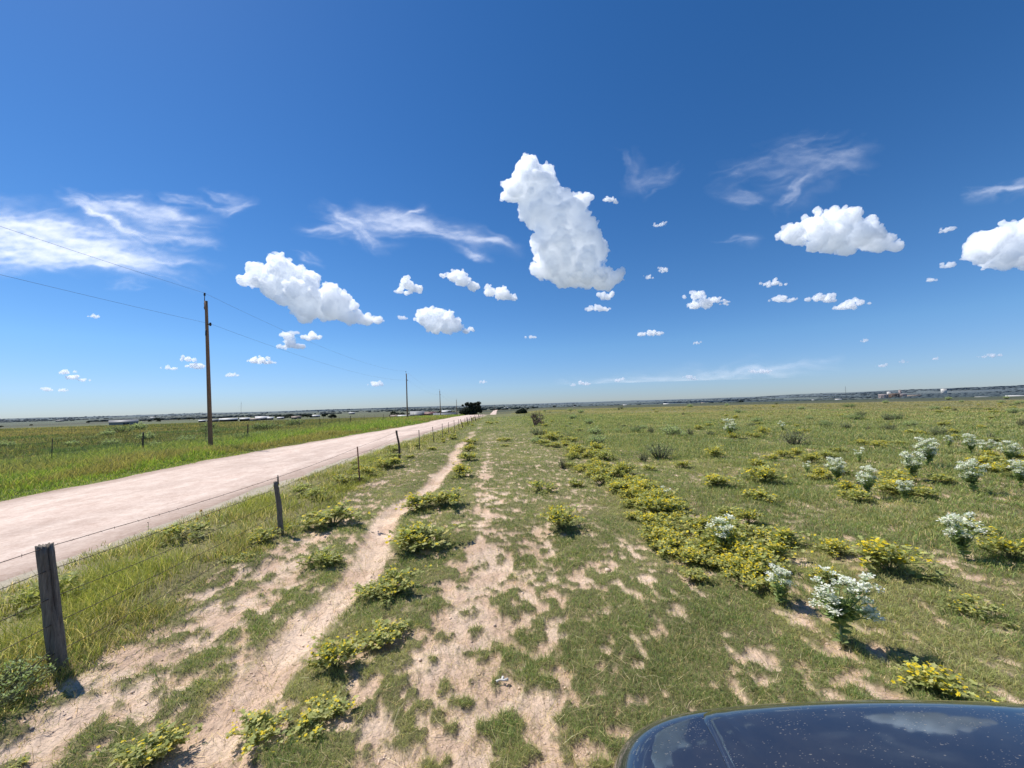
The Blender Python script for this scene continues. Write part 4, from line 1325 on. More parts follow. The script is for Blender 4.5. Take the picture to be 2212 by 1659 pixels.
def white_plant(seed, H, nb, heads=None):
    rng = np.random.default_rng(seed)
    st = MB(); LP, LD, LL, LW, LC = [], [], [], [], []; BP, BD, BL, BC = [], [], [], []
    lean = rng.normal(0, 0.05, 2)
    fork = H * (rng.uniform(0.20, 0.30) if heads is None else 0.38)
    base = np.array([0, 0, -0.02]); fk = np.array([lean[0] * 0.5 * H, lean[1] * 0.5 * H, fork])
    st.tube([base, fk * np.array([0.4, 0.4, 0.5]), fk], [0.011, 0.0095, 0.008], 7, col=(0.26, 0.27, 0.13), cap=False)
    def leaves(a, b, n, L0):
        for i in range(n):
            t = (i + rng.uniform(0.2, 0.8)) / n; p = a + (b - a) * t
            an = rng.uniform(0, 2 * PI)
            LP.append(p); LD.append(np.array([math.cos(an), math.sin(an), rng.uniform(0.1, 0.9)])); L = L0 * rng.uniform(0.7, 1.25)
            LL.append(L); LW.append(L * 0.62); LC.append(np.array([0.105, 0.140, 0.066]) * rng.uniform(0.7, 1.35))
    leaves(fk * 0.2, fk, 24, 0.085)
    for i in range(nb if heads is None else len(heads)):
        an = 2 * PI * i * 0.382 + rng.uniform(-0.4, 0.4); z = H * (0.50 + 0.5 * (i + 0.5) / nb); out = H * (0.08 + 0.12 * rng.random() + 0.06 * math.sin(PI * (z / H - 0.35)))
        tip = np.array([fk[0] + math.cos(an) * out, fk[1] + math.sin(an) * out, z])
        if heads is not None:
            tip = np.array([(heads[i][0] - 1180) / 1571, rng.uniform(-0.09, 0.09), (1500 - heads[i][1]) / 1571]); out = abs(tip[0]) + 0.03
        md = fk + (tip - fk) * 0.5 + np.array([math.cos(an), math.sin(an), -0.3]) * out * 0.18
        st.tube([fk, md, tip], [0.006, 0.005, 0.0035], 5, col=(0.20, 0.24, 0.11), cap=False)
        leaves(fk, md, 7, 0.085); leaves(md, tip, 5, 0.06)
        for h in range(rng.integers(2, 5) if heads is None else 2):
            c = tip + rng.normal(0, 1, 3) * np.array([0.038, 0.038, 0.016]) * (H / 0.65)
            st.tube([md + (tip - md) * 0.6, c - np.array([0, 0, 0.012])], [0.003, 0.002], 4, col=(0.20, 0.24, 0.11), cap=False)
            for q in range(34):
                a2 = rng.uniform(0, 2 * PI); el = rng.uniform(-0.1, 1.1)
                d = np.array([math.cos(a2) * math.cos(el), math.sin(a2) * math.cos(el), math.sin(el) * 0.8])
                BP.append(c + d * 0.010 + rng.normal(0, 1, 3) * np.array([0.017, 0.017, 0.012])); BD.append(d); BL.append(rng.uniform(0.019, 0.036))
                BC.append(np.array([0.90, 0.90, 0.84]) * rng.uniform(0.85, 1.0) if rng.random() < 0.86 else np.array([0.42, 0.52, 0.34]))
    stem = st.mesh('stem')
    V, F, C = leaf_shapes(len(LP), np.array(LP), np.array(LD), np.array(LL), np.array(LW), np.array(LC), False, 0.25, rng); fol = mesh_np('foliage', V, F, None, C)
    BL = np.array(BL)
    V, F, C = leaf_shapes(len(BP), np.array(BP), np.array(BD), BL, BL * 0.6, np.array(BC), False, 0.2, rng); br = mesh_np('white_bracts', V, F, None, C)
    for me, m in ((stem, MAT_STEM), (fol, MAT_LEAF), (br, MAT_PETAL)): me.materials.append(m)
    return stem, fol, br


WHITE = [(white_plant(31, 0.70, 11), 0.70),  (white_plant(32, 0.55, 8), 0.55), (white_plant(33, 0.60, 13), 0.60), (white_plant(34, 0.5, 5), 0.5), (white_plant(35, 0.70, 11, HEADS), 0.70)]
for px, py, hpx, k, lab in [
    (1822, 1399, 166, 4, 'biggest white-topped plant, standing on a bare patch in front of the car bonnet'),
    (1688, 1312, 74, 1, 'shorter white-topped plant at the near end of the yellow band, left of the biggest one'),
    (1568, 1205, 80, 1, 'white-topped plant rising out of the middle of the yellow band'),
    (2082, 1214, 86, 2, 'wide-spreading white-topped plant near the right edge, beside a yellow weed'),
    (1955, 1088, 40, 2, 'low white-topped plant in front of the large double clump'),
    (1876, 1078, 64, 0, 'narrow upright white-topped plant left of the low one'),
    (1808, 1046, 50, 2, 'bushy white-topped plant, leftmost of the cluster in the right pasture'),
    (1972, 1040, 56, 2, 'front half of the large double clump of white-topped plants'),
    (2006, 1012, 56, 2, 'back half of the large double clump of white-topped plants'),
    (2104, 1068, 62, 2, 'broad white-topped plant between the double clump and the right edge'),
    (2182, 1004, 46, 2, 'white-topped plant further back near the right edge'),
    (2208, 1062, 58, 0, 'white-topped plant cut by the right edge'),
    (2098, 985, 44, 0, 'thin white-topped plant behind the broad one'),
    (2050, 968, 24, 1, 'small white-topped plant far back right of the double clump'),
    (2135, 990, 36, 1, 'loose white-topped plant beside the golden weed'),
    (1856, 1002, 28, 3, 'single slender white-topped stalk left of the double clump'),
    (1744, 1024, 22, 3, 'little white-topped sprig in the middle of the right pasture'),
    (1577, 948, 40, 0, 'lone white-topped plant far out in the pasture'),
    (1692, 932, 20, 3, 'tiny white-topped stalk above a dark shrub'),
    (1440, 1085, 30, 3, 'small white-topped sprig inside the far part of the yellow band'),
    (1395, 1075, 20, 3, 'tiny white-topped sprig at the left rim of the yellow band'),
]:
    p = spot(px, py); dep = (p - EYE).dot(CAM_F)
    t = thing('white_topped_plant', lab, 'plant', p, _brng.uniform(0, 6.28), 'white-topped plants')
    s = hpx / FPX * dep / WHITE[k][1] * (0.96 if hpx > 100 else 1.1)
    t.scale = (s, s, s)
    if k == 4: t.rotation_euler = (0, 0, -YAW - 0.6)
    for nm, me in zip(('stem', 'foliage', 'white_bracts'), WHITE[k][0]): link(nm, me, None, t)


# ---- wiry dark shrubs
def wiry(seed, R, H, n, col, leafy=0.0, spread=0.75):
    rng = np.random.default_rng(seed); mb = MB(); LP, LD, LL, LC = [], [], [], []
    for i in range(n):
        a = rng.uniform(0, 2 * PI); q = math.sqrt(rng.uniform(0, 1)) * R
        e = np.array([math.cos(a) * q, math.sin(a) * q, H * rng.uniform(0.55, 1.05) * (1 - 0.35 * (q / R) ** 2)])
        b = np.array([e[0] * 0.25, e[1] * 0.25, -0.02]); m = b + (e - b) * 0.5 + rng.normal(0, 0.05, 3) * R
        c = np.array(col) * rng.uniform(0.65, 1.4)
        mb.tube([b, m, e], [0.009 * H / 0.5, 0.007 * H / 0.5, 0.003], 4, col=c, cap=False)
        for _ in range(3):
            f = m + (e - m) * rng.uniform(0, 0.8); g = f + rng.normal(0, 0.16, 3) * H + np.array([0, 0, 0.12 * H])
            mb.tube([f, g], [0.005 * H / 0.5, 0.002], 4, col=c, cap=False)
            for _ in range(int(leafy)):
                LP.append(f + (g - f) * rng.uniform(0, 1) + rng.normal(0, 0.02, 3)); LD.append(rng.normal(0, 1, 3) + np.array([0, 0, 0.5])); LL.append(rng.uniform(0.03, 0.06) * H / 0.5); LC.append(np.array(col) * rng.uniform(0.8, 1.7) * np.array([0.95, 1.15, 0.85]))
    st = mb.mesh('stem'); st.materials.append(MAT_STEM); res = [('stem', st)]
    if LP:
        LL = np.array(LL); V, F, C = leaf_shapes(len(LP), np.array(LP), np.array(LD), LL, LL * 0.35, np.array(LC), False, 0.2, rng)
        fo = mesh_np('foliage', V, F, None, C); fo.materials.append(MAT_LEAF); res.append(('foliage', fo))
    return res


WIRY = [wiry(51, 0.42, 0.48, 46, (0.10, 0.10, 0.075), 5), wiry(52, 0.55, 0.42, 60, (0.10, 0.11, 0.07), 8), wiry(53, 0.25, 0.6, 30, (0.095, 0.09, 0.07), 3), wiry(54, 0.5, 0.55, 56, (0.15, 0.155, 0.115), 9)]


def shrub_at(px, py, hpx, k, label, group='dark shrubs of the pasture'):
    p = spot(px, py); dep = (p - EYE).dot(CAM_F)
    t = thing('wiry_shrub', label, 'shrub', p, _brng.uniform(0, 6.28), group)
    s = hpx / FPX * dep / [0.48, 0.42, 0.6, 0.55][k]; t.scale = (s * _brng.uniform(0.9, 1.3), s * _brng.uniform(0.9, 1.3), s)
    for nm, me in WIRY[k]: link(nm, me, None, t)


for px, py, h, k, lab in [
    (-38, 1540, 80, 1, 'dark grey-green shrub at the left edge below the split fence post'),
    (1425, 992, 34, 0, 'wide dark shrub with bare stalks beyond the yellow band'),
    (1390, 1000, 24, 2, 'spiky upright tuft just left of the wide dark shrub'),
    (1718, 962, 34, 0, 'dark shrub under the tiny white-topped stalk'),
    (1215, 1012, 24, 2, 'short dead stalk alone on the mown strip'),
    (1452, 942, 24, 3, 'rounded grey shrub behind the wide dark one'),
    (2025, 943, 22, 0, 'wide dark shrub well behind the double white clump'),
    (2142, 955, 22, 2, 'upright dark shrub far back on the right'),
    (1290, 960, 20, 3, 'grey tuft left of the yellow band, far back'),
    (1945, 905, 14, 2, 'reddish dead stalk far out in the right pasture'),
]:
    shrub_at(px, py, h, k, lab)
for i in range(64):
    px = _brng.uniform(1150, 2230); py = 889.5 + (_brng.random() ** 1.6) * 78 - (px - 1106) * 0.0295
    shrub_at(px, py, _brng.uniform(0.35, 0.9) * (8 + (py + (px - 1106) * 0.0295 - 886) * 0.22), _brng.choice([0, 1, 2, 3, 3, 3]), 'grey-green shrub dotted over the far right pasture', 'grey shrubs dotted over the far pasture')
for i in range(26):
    px = _brng.uniform(0, 760); py = _brng.uniform(938, 990) - (px) * 0.03
    p = ground(px, py)
    if p.x > float(road_x(p.y) - road_hw(p.y)) - 1.5: continue
    shrub_at(px, py, _brng.uniform(7, 20), _brng.choice([1, 3]), 'leafy weed standing in the grass beyond the road', 'leafy weeds beyond the road')

# sunflowers in the long roadside grass
SUN_ST = MB(); SUN_ST.tube([(0, 0, -0.02), (0.02, 0.01, 0.35), (0.03, 0.0, 0.62)], [0.008, 0.006, 0.005], 6, col=(0.11, 0.14, 0.05), cap=False); sst = SUN_ST.mesh('stem'); sst.materials.append(MAT_STEM)
_r = np.random.default_rng(6)
P = np.array([[0.012, 0.005, 0.12], [0.015, 0.008, 0.2], [0.02, 0.01, 0.28], [0.024, 0.008, 0.38], [0.027, 0.003, 0.47], [0.02, 0.01, 0.33]])
V, F, C = leaf_shapes(6, P, _r.normal(0, 1, (6, 3)) * np.array([1, 1, 0.2]) + np.array([0, 0, 0.3]), np.full(6, 0.12), np.full(6, 0.08), np.tile([0.09, 0.13, 0.045], (6, 1)), False, 0.2, _r)
sfo = mesh_np('foliage', V, F, None, C); sfo.materials.append(MAT_LEAF)
an = np.arange(13) * 2 * PI / 13; P = np.tile([0.03, -0.012, 0.63], (13, 1)); D = np.stack([np.cos(an), np.sin(an) * 0.35 - 0.2, np.sin(an) * 0.9], -1)
V, F, C = leaf_shapes(13, P, D, np.full(13, 0.045), np.full(13, 0.022), np.tile([0.82, 0.5, 0.02], (13, 1)), False, 0.1, _r)
sfl = mesh_np('petals', V, F, None, C); sfl.materials.append(MAT_PETAL)
V0, F0 = ICO2; sds = mesh_np('seed_disc', V0 * np.array([0.019, 0.012, 0.019]) + np.array([0.03, -0.022, 0.63]), F0, None, np.tile([0.05, 0.02, 0.012], (len(V0), 1)), True); sds.materials.append(MAT_STEM)
for px, py, hpx, lab in [(472, 1145, 36, 'yellow sunflower with dark centre nearest the second fence post in the long grass'), (432, 1150, 42, 'tallest of the small sunflowers in the roadside grass'),
                         (425, 1166, 36, 'lowest of the small sunflowers in the roadside grass'), (318, 1168, 38, 'withered dark-headed sunflower left of the others'), (448, 1150, 30, 'sunflower half hidden between the others')]:
    p = spot(px, py); dep = (p - EYE).dot(CAM_F); s = hpx / FPX * dep / 0.63
    t = thing('sunflower', lab, 'sunflower', p, _brng.uniform(-0.5, 0.5), 'sunflowers in the roadside grass'); t.scale = (s, s, s)
    for nm, me in (('stem', sst), ('foliage', sfo), ('petals', sfl), ('seed_disc', sds)):
        if 'withered' in lab and nm == 'petals': continue
        link(nm, me, None, t)

# a bleached scrap of bone on the bare ground
p = spot(1084, 1478)
mb = MB(); mb.tube([(-0.045, 0, 0.012), (-0.015, 0.008, 0.02), (0.02, -0.004, 0.022), (0.05, 0.012, 0.014)], [0.012, 0.007, 0.008, 0.014], 8, col=(1, 1, 1)); mb.tube([(0.0, 0.0, 0.02), (0.012, 0.04, 0.016)], [0.007, 0.012], 7, col=(1, 1, 1))
tag(mb.build('bone', mat_rough('bone', (0.55, 0.52, 0.46), (0.78, 0.75, 0.68), 20), None, p + Vector((0, 0, 0.02)), True), 'bleached white scrap of bone lying on the grass in the foreground', 'bone')
# ================================================================ trees and buildings far off
MAT_TREE = mat_leaf('tree_leaf', (1, 1, 1), 0.2, 0.7)
BARK = mat_rough('bark', (0.05, 0.04, 0.03), (0.12, 0.10, 0.08), 6, (3, 3, 0.6), 0.9, 0.5)
DEADWOOD = mat_rough('dead_wood', (0.10, 0.07, 0.05), (0.20, 0.15, 0.11), 6, (3, 3, 0.6), 0.9, 0.3)


def leaf_cloud(lobes, n, size, col, seed):
    """leaf-sized faces filling a set of ellipsoidal lobes, denser at their skins"""
    rng = np.random.default_rng(seed); Ps, Ns = [], []
    vol = np.array([l[3] * l[4] * l[5] for l in lobes]) ** 0.75; k = rng.choice(len(lobes), n, p=vol / vol.sum())
    L = np.array(lobes)[k]
    d = rng.normal(size=(n, 3)); d /= np.linalg.norm(d, axis=1, keepdims=True)
    rad = rng.uniform(0.35, 1.0, n) ** 0.5 * (1 + 0.22 * rng.normal(size=n).clip(-1.5, 1.5))
    P = L[:, :3] + d * L[:, 3:6] * rad[:, None]
    nrm = d + rng.normal(0, 0.6, (n, 3)); nrm /= np.linalg.norm(nrm, axis=1, keepdims=True)
    a = np.cross(nrm, np.array([0.2, 0.1, 1.0])); a /= np.maximum(np.linalg.norm(a, axis=1, keepdims=True), 1e-5); b = np.cross(nrm, a)
    s = size * rng.uniform(0.6, 1.4, n)[:, None]
    V = np.stack([P - a * s - b * s * 0.4, P + a * s * 0.3 - b * s, P + a * s + b * s * 0.3, P - a * s * 0.2 + b * s], 1)
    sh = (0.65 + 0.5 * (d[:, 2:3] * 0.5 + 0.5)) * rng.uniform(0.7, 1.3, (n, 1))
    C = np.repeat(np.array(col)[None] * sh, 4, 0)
    return V.reshape(-1, 3), np.arange(n * 4).reshape(-1, 4), C


def make_tree(name, label, cat, loc, lobes, n, size, col, trunk, seed, group=None, limbs=6):
    t = thing(name, label, cat, loc, 0, group); rng = np.random.default_rng(seed)
    mb = MB(); h, r = trunk
    mb.tube([(0, 0, -0.3), (0.05 * h, 0, h * 0.5), (0.0, 0.05 * h, h)], [r, r * 0.8, r * 0.55], 9)
    for i in range(min(limbs, len(lobes))):
        l = lobes[i]; mb.tube([(0, 0.03 * h, h * rng.uniform(0.55, 0.95)), (l[0] * 0.5, l[1] * 0.5, (h * 0.8 + l[2]) * 0.5), (l[0], l[1], l[2])], [r * 0.45, r * 0.3, r * 0.1], 6)
    mb.build('trunk', BARK, t)
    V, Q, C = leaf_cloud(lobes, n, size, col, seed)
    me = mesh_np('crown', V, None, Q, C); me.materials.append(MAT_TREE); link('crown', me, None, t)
    return t


# the dark tree beside the road
D = 236.0; p = at(1018, 890, D); bz = zat(p.x, p.y)
k = D / FPX
def L_(px, py, rx, rz, dy=0.0): return ((px - 1018) * k, dy, (EYE.z + ray(px, py).z * D) - bz, rx * k, rx * k * 0.9, rz * k)
lobes = [L_(1012, 885, 12, 6), L_(1025, 884, 11, 7, 1), L_(1003, 890, 10, 6), L_(1033, 880, 6, 7), L_(1017, 876, 5.5, 5), L_(1009, 873, 4.5, 4), L_(1026, 873, 4.5, 3.6, 1), L_(1034, 871, 5, 3.8), L_(1018, 872, 3.5, 3), L_(1000, 876, 2.6, 2.2), L_(1038, 888, 5, 4), L_(1020, 892, 10, 4)]
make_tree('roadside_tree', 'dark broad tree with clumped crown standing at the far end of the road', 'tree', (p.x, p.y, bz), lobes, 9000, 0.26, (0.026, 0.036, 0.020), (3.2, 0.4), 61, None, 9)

p = spot(1127, 893.5); dep = (p - EYE).dot(CAM_F); k = dep / FPX
make_tree('juniper_bush', 'low dark dome-shaped evergreen bush far along the mown strip', 'bush', p, [(0, 0, 4.0 * k, 9 * k, 9 * k, 5 * k), (5 * k, 0, 4 * k, 6 * k, 6 * k, 5 * k), (-7 * k, 0, 3 * k, 6 * k, 6 * k, 3 * k), (2 * k, 0, 7 * k, 5 * k, 5 * k, 4 * k)], 4500, 0.12, (0.024, 0.034, 0.018), (0.7, 0.15), 62)

# leafless dead bush
p = spot(1156, 920); dep = (p - EYE).dot(CAM_F); H = 33 * dep / FPX
rng = np.random.default_rng(64); mb = MB(); tw = MB()
def branch(a, d, ln, r, lev):
    e = a + d * ln; m = a + d * ln * 0.5 + rng.normal(0, 0.06, 3) * ln
    (mb if lev < 2 else tw).tube([a, m, e], [r, r * 0.8, r * 0.55], 5, cap=False)
    if lev >= 4: return
    for _ in range(3 if lev else 6):
        dd = d + rng.normal(0, 0.55, 3) + np.array([0, 0, 0.15]); dd /= np.linalg.norm(dd)
        branch(m + (e - m) * rng.uniform(0.3, 1), dd, ln * rng.uniform(0.5, 0.8), r * 0.58, lev + 1)
for i in range(7):
    d = np.array([rng.normal() * 0.6, rng.normal() * 0.6, 1.0]); branch(np.zeros(3), d / np.linalg.norm(d), H * 0.46, 0.075, 1)
t = thing('dead_bush', 'bare brown dead bush standing where the yellow band begins, far off', 'bush', p)
mb.build('trunk', DEADWOOD, t); tw.build('twigs', DEADWOOD, t)

# small trees near the farm sheds
TREE_P = []
for s in range(3):
    r_ = np.random.default_rng(80 + s)
    lob = [(r_.normal() * 1.6, r_.normal() * 1.6, 2.6 + r_.uniform(0, 2.2), r_.uniform(1.2, 2.2), r_.uniform(1.2, 2.2), r_.uniform(0.9, 1.6)) for _ in range(6)]
    V, Q, C = leaf_cloud(lob, 1500, 0.3, (0.036, 0.050, 0.028), 90 + s); cr = mesh_np('crown', V, None, Q, C); cr.materials.append(MAT_TREE)
    m2 = MB(); m2.tube([(0, 0, -0.4), (0.1, 0, 1.6), (0, 0.1, 3.0)], [0.28, 0.22, 0.12], 7); tr = m2.mesh('trunk'); tr.materials.append(BARK)
    TREE_P.append((cr, tr))
_t = random.Random(12)
def small_tree(px, depth, hpx, label, group):
    p = at(px, 890, depth); s = hpx * depth / FPX / 5.2
    t = thing('small_tree', label, 'tree', (p.x, p.y, zat(p.x, p.y)), _t.uniform(0, 6), group); t.scale = (s * _t.uniform(0.9, 1.4), s * _t.uniform(0.9, 1.4), s)
    k = _t.randrange(3); link('crown', TREE_P[k][0], None, t); link('trunk', TREE_P[k][1], None, t)
for i in range(26):
    small_tree(_t.uniform(830, 1050), _t.uniform(320, 480), _t.uniform(4, 8), 'dark tree among the farm sheds at the end of the road', 'trees among the farm sheds')
for i in range(16):
    small_tree(_t.uniform(590, 720), _t.uniform(420, 620), _t.uniform(4, 8), 'dark tree around the houses left of the second pole', 'trees around the houses left of the second pole')
for i in range(14):
    small_tree(_t.uniform(0, 560), _t.uniform(480, 760), _t.uniform(3, 6), 'dark tree on the low land beyond the left field', 'trees on the low land to the left')
for px, d, h, lab in [(1140, 430, 4.5, 'first small dark bush on the rim of the mown strip'), (1152, 520, 4, 'second small dark bush on the rim of the mown strip'), (1138 + 60, 520, 4, 'third small dark bush, alone on the rim of the pasture'), (1242, 600, 4, 'fourth small dark bush, farthest right on the rim of the pasture'),
                      (385 + 2688 / 1.8228 - 385 + 233 / 1.8228, 420, 5, 'tiny dark bush on the far rim of the right pasture'), (716, 95, 11, 'small dark tree in the field between the first two poles'), (276, 390, 5, 'round dark bush right of the grey barn')]:
    small_tree(px, d, h, lab, 'lone dark bushes')

# woods and tree lines on the plain: a far mass
def woods(name, label, n, a0, a1, r0, r1, thr, hgt, col, seed, colfar):
    rng = np.random.default_rng(seed); Vs, Fs, Cs = [], [], []; V0, F0 = ICO1; m = len(V0)
    cnt = 0
    while cnt < n:
        N_ = 4000
        px = rng.uniform(a0, a1, N_); r = np.exp(rng.uniform(math.log(r0), math.log(r1), N_))
        d = np.array(CAM_F[:])[None] + ((px - CX) / FPX)[:, None] * np.array(CAM_R[:])[None]
        x, y = d[:, 0] * r, d[:, 1] * r
        ok = fbm(x / 330 + seed, y / 420, 3, seed) > thr
        x, y = x[ok][: n - cnt], y[ok][: n - cnt]
        j = len(x)
        if j == 0: continue
        z = zland(x, y); rr_ = np.hypot(x, y)
        h = hgt * rng.uniform(0.45, 1.25, j); w = h * rng.uniform(0.5, 1.6, j) * (1 + rr_ / 5000)
        S = np.stack([w, w, h * 0.62], -1)
        V = V0[None] * (1 + rng.uniform(-0.35, 0.35, (j, m, 1))) * S[:, None] + np.stack([x, y, z + h * 0.4], -1)[:, None]
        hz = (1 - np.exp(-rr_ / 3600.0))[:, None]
        c = np.array(col) * rng.uniform(0.6, 1.4, (j, 1)); c = c * (1 - hz) + np.array(colfar) * hz  # aerial haze painted into the tree colour, stronger with distance
        Vs.append(V.reshape(-1, 3)); Fs.append((F0[None] + ((cnt + np.arange(j)) * m)[:, None, None]).reshape(-1, 3)); Cs.append(np.repeat(c, m, 0)); cnt += j
    me = mesh_np(name, np.concatenate(Vs), np.concatenate(Fs), None, np.concatenate(Cs)); me.materials.append(MAT_TREE)
    return tag(link(name, me), label, kind='stuff')


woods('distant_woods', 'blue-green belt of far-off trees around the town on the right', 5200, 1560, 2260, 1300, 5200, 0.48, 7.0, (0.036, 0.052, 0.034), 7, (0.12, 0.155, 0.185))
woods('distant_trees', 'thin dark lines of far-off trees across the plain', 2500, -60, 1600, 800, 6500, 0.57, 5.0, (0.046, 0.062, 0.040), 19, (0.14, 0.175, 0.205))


# ---- farm sheds, houses, works
def flat_mat(name, c, rough=0.6, metallic=0.0): return mat_rough(name, tuple(x * 0.86 for x in c), tuple(min(1, x * 1.1) for x in c), 1.2, (1, 1, 4), rough, 0.05, metallic)


WALLS = {'white': flat_mat('white_wall', (0.62, 0.60, 0.56)), 'grey': flat_mat('grey_metal_wall', (0.27, 0.265, 0.255)), 'red': flat_mat('red_wall', (0.19, 0.085, 0.07)), 'brown': flat_mat('brown_wall', (0.19, 0.13, 0.095)),
         'tan': flat_mat('tan_wall', (0.40, 0.31, 0.235)), 'dark': flat_mat('dark_wall', (0.07, 0.07, 0.075)), 'slate': flat_mat('slate_grey_metal', (0.13, 0.135, 0.145), 0.7), 'pink': flat_mat('pink_brick', (0.34, 0.28, 0.265))}
GLASS = flat_mat('dark_window', (0.04, 0.05, 0.06), 0.2)


def shed(name, label, cat, px, dep, wpx, hpx, wall, roof, ridge=0.35, deepm=10.0, open_side=False, doors=1, yaw=0.0, group=None, base_drop=0.0, windows=0):
    p = at(px, 890, dep); k = dep / FPX; w, h = wpx * k, hpx * k
    t = thing(name, label, cat, (p.x, p.y, zat(p.x, p.y) - base_drop), -math.atan2(p.x, p.y) + yaw, group)
    ew = h * (1 - ridge); d = deepm
    mb = MB()
    if open_side:
        mb.box((-w / 2, d / 2 - 0.2, 0), (w / 2, d / 2, ew))
        mb.box((-w / 2, -d / 2, 0), (-w / 2 + 0.2, d / 2 - 0.2, ew)); mb.box((w / 2 - 0.2, -d / 2, 0), (w / 2, d / 2 - 0.2, ew))
    else:
        V = [(-w / 2, -d / 2, -1), (w / 2, -d / 2, -1), (w / 2, d / 2, -1), (-w / 2, d / 2, -1), (-w / 2, -d / 2, ew), (w / 2, -d / 2, ew), (w / 2, d / 2, ew), (-w / 2, d / 2, ew), (-w / 2, 0, h - 0.05), (w / 2, 0, h - 0.05)]
        mb.add(V, [(0, 1, 5, 4), (2, 3, 7, 6), (0, 4, 7, 3), (1, 2, 6, 5)], [(4, 8, 7), (5, 6, 9)])
    mb.build('wall', WALLS[wall], t)
    o = 0.35; th = 0.15
    V = [(-w / 2 - o, -d / 2 - o, ew - o * 0.3), (w / 2 + o, -d / 2 - o, ew - o * 0.3), (w / 2 + o, 0, h), (-w / 2 - o, 0, h), (-w / 2 - o, d / 2 + o, ew - o * 0.3), (w / 2 + o, d / 2 + o, ew - o * 0.3)]
    V += [(a, b, c + th) for a, b, c in V]
    mb = MB(); mb.add(V, [(6, 7, 8, 9), (9, 8, 11, 10), (0, 3, 2, 1), (3, 4, 5, 2), (0, 1, 7, 6), (4, 10, 11, 5)], [(0, 6, 9), (0, 9, 3), (3, 9, 10), (3, 10, 4), (1, 2, 8), (1, 8, 7), (2, 5, 11), (2, 11, 8)])
    mb.build('roof', WALLS[roof], t)
    if open_side:
        npst = max(3, int(w / 5)); 
        for i in range(npst):
            x = -w / 2 + 0.3 + (w - 0.6) * i / (npst - 1); mb = MB(); mb.box((x - 0.12, -d / 2, -0.5), (x + 0.12, -d / 2 + 0.24, ew)); mb.build('post', WALLS['dark'], t)
    else:
        for i in range(doors):
            x = -w / 2 + w * (i + 0.5) / doors + w * 0.08; dw = min(w / doors * 0.28, 2.2); mb = MB(); mb.box((x - dw, -d / 2 - 0.06, 0), (x + dw, -d / 2 - 0.005, ew * 0.78)); mb.build('door', WALLS['dark'], t)
        for i in range(windows):
            x = -w / 2 + w * (i + 0.5) / windows - w * 0.06; mb = MB(); mb.box((x - 0.6, -d / 2 - 0.05, ew * 0.4), (x + 0.6, -d / 2 - 0.004, ew * 0.75)); mb.build('window', GLASS, t)
    return t


for a in [
    ('metal_barn', 'long grey metal barn on the low land at far left', 'barn', 268, 390, 44, 11, 'grey', 'grey', 0.4, 16),
    ('trailer', 'small white trailer beside the long grey barn', 'trailer', 243, 380, 9, 4, 'white', 'white', 0.2, 3),
    ('open_shed', 'low white-roofed shed, leftmost of the row behind the nearest pole', 'shed', 437, 420, 12, 4.5, 'brown', 'white', 0.3, 8),
    ('open_shed', 'grey low shed just left of the nearest pole', 'shed', 460, 415, 20, 5, 'dark', 'grey', 0.3, 8),
    ('open_shed', 'white-roofed shed split by the nearest pole', 'shed', 494, 410, 32, 7, 'grey', 'white', 0.4, 10, True),
    ('open_shed', 'white-roofed open shed right of the nearest pole', 'shed', 529, 408, 18, 7, 'dark', 'white', 0.4, 10, True),
    ('open_shed', 'low greenish shed at the right end of the row', 'shed', 551, 405, 18, 5, 'tan', 'tan', 0.3, 8),
    ('metal_barn', 'white-roofed barn with pale walls right of the shed row', 'barn', 566, 430, 24, 8, 'tan', 'white', 0.5, 14),
    ('lean_to', 'small lean-to joined to the white-roofed barn', 'shed', 584, 428, 11, 6, 'brown', 'white', 0.4, 8),
    ('house', 'low white-roofed house alone left of the trees', 'house', 606, 450, 12, 4.5, 'tan', 'white', 0.4, 9),
    ('house', 'brown house among trees left of the second pole', 'house', 640, 430, 18, 6, 'brown', 'brown', 0.45, 10),
    ('house', 'pale-roofed house right of the brown one', 'house', 681, 520, 18, 5, 'tan', 'white', 0.4, 10),
    ('farm_building', 'low red-brown building left of the second pole', 'building', 856, 330, 24, 7, 'red', 'brown', 0.35, 9),
    ('open_shed', 'white-roofed cattle shed at the foot of the second pole', 'shed', 872, 318, 26, 7, 'dark', 'white', 0.25, 8, True),
    ('metal_barn', 'grey gabled barn right of the second pole', 'barn', 902, 322, 30, 14, 'grey', 'grey', 0.5, 16),
    ('lean_to', 'small white-roofed annex right of the grey gabled barn', 'shed', 918, 340, 12, 9, 'grey', 'white', 0.25, 8),
    ('red_barn', 'red barn with pale roof edge between the grey barn and the long slate shed', 'barn', 930, 318, 24, 12, 'red', 'red', 0.3, 12),
    ('long_shed', 'long slate-blue shed in front of the dark tree', 'shed', 962, 300, 50, 10, 'dark', 'slate', 0.6, 12),
    ('house', 'white-roofed house behind the long slate shed', 'house', 964, 420, 18, 9, 'tan', 'white', 0.3, 9),
    ('house', 'tiny white building beyond the mown strip, near the road line', 'house', 1094, 900, 8, 4.5, 'white', 'white', 0.3, 12),
    ('white_shed', 'long low white shed at far right, below the hill', 'shed', 2123, 1250, 19, 4.2, 'white', 'white', 0.25, 14),
    ('white_shed', 'white shed at the right edge, below the hill', 'shed', 2198, 1200, 28, 5.5, 'white', 'white', 0.35, 14),
    ('white_shed', 'small white shed on the rim of the right pasture', 'shed', 1813, 900, 11, 3.5, 'white', 'white', 0.3, 8),
    ('white_shed', 'tiny white hut on the rim of the right pasture', 'hut', 1758, 900, 4, 3, 'white', 'white', 0.3, 5),
]:
    shed(*a)
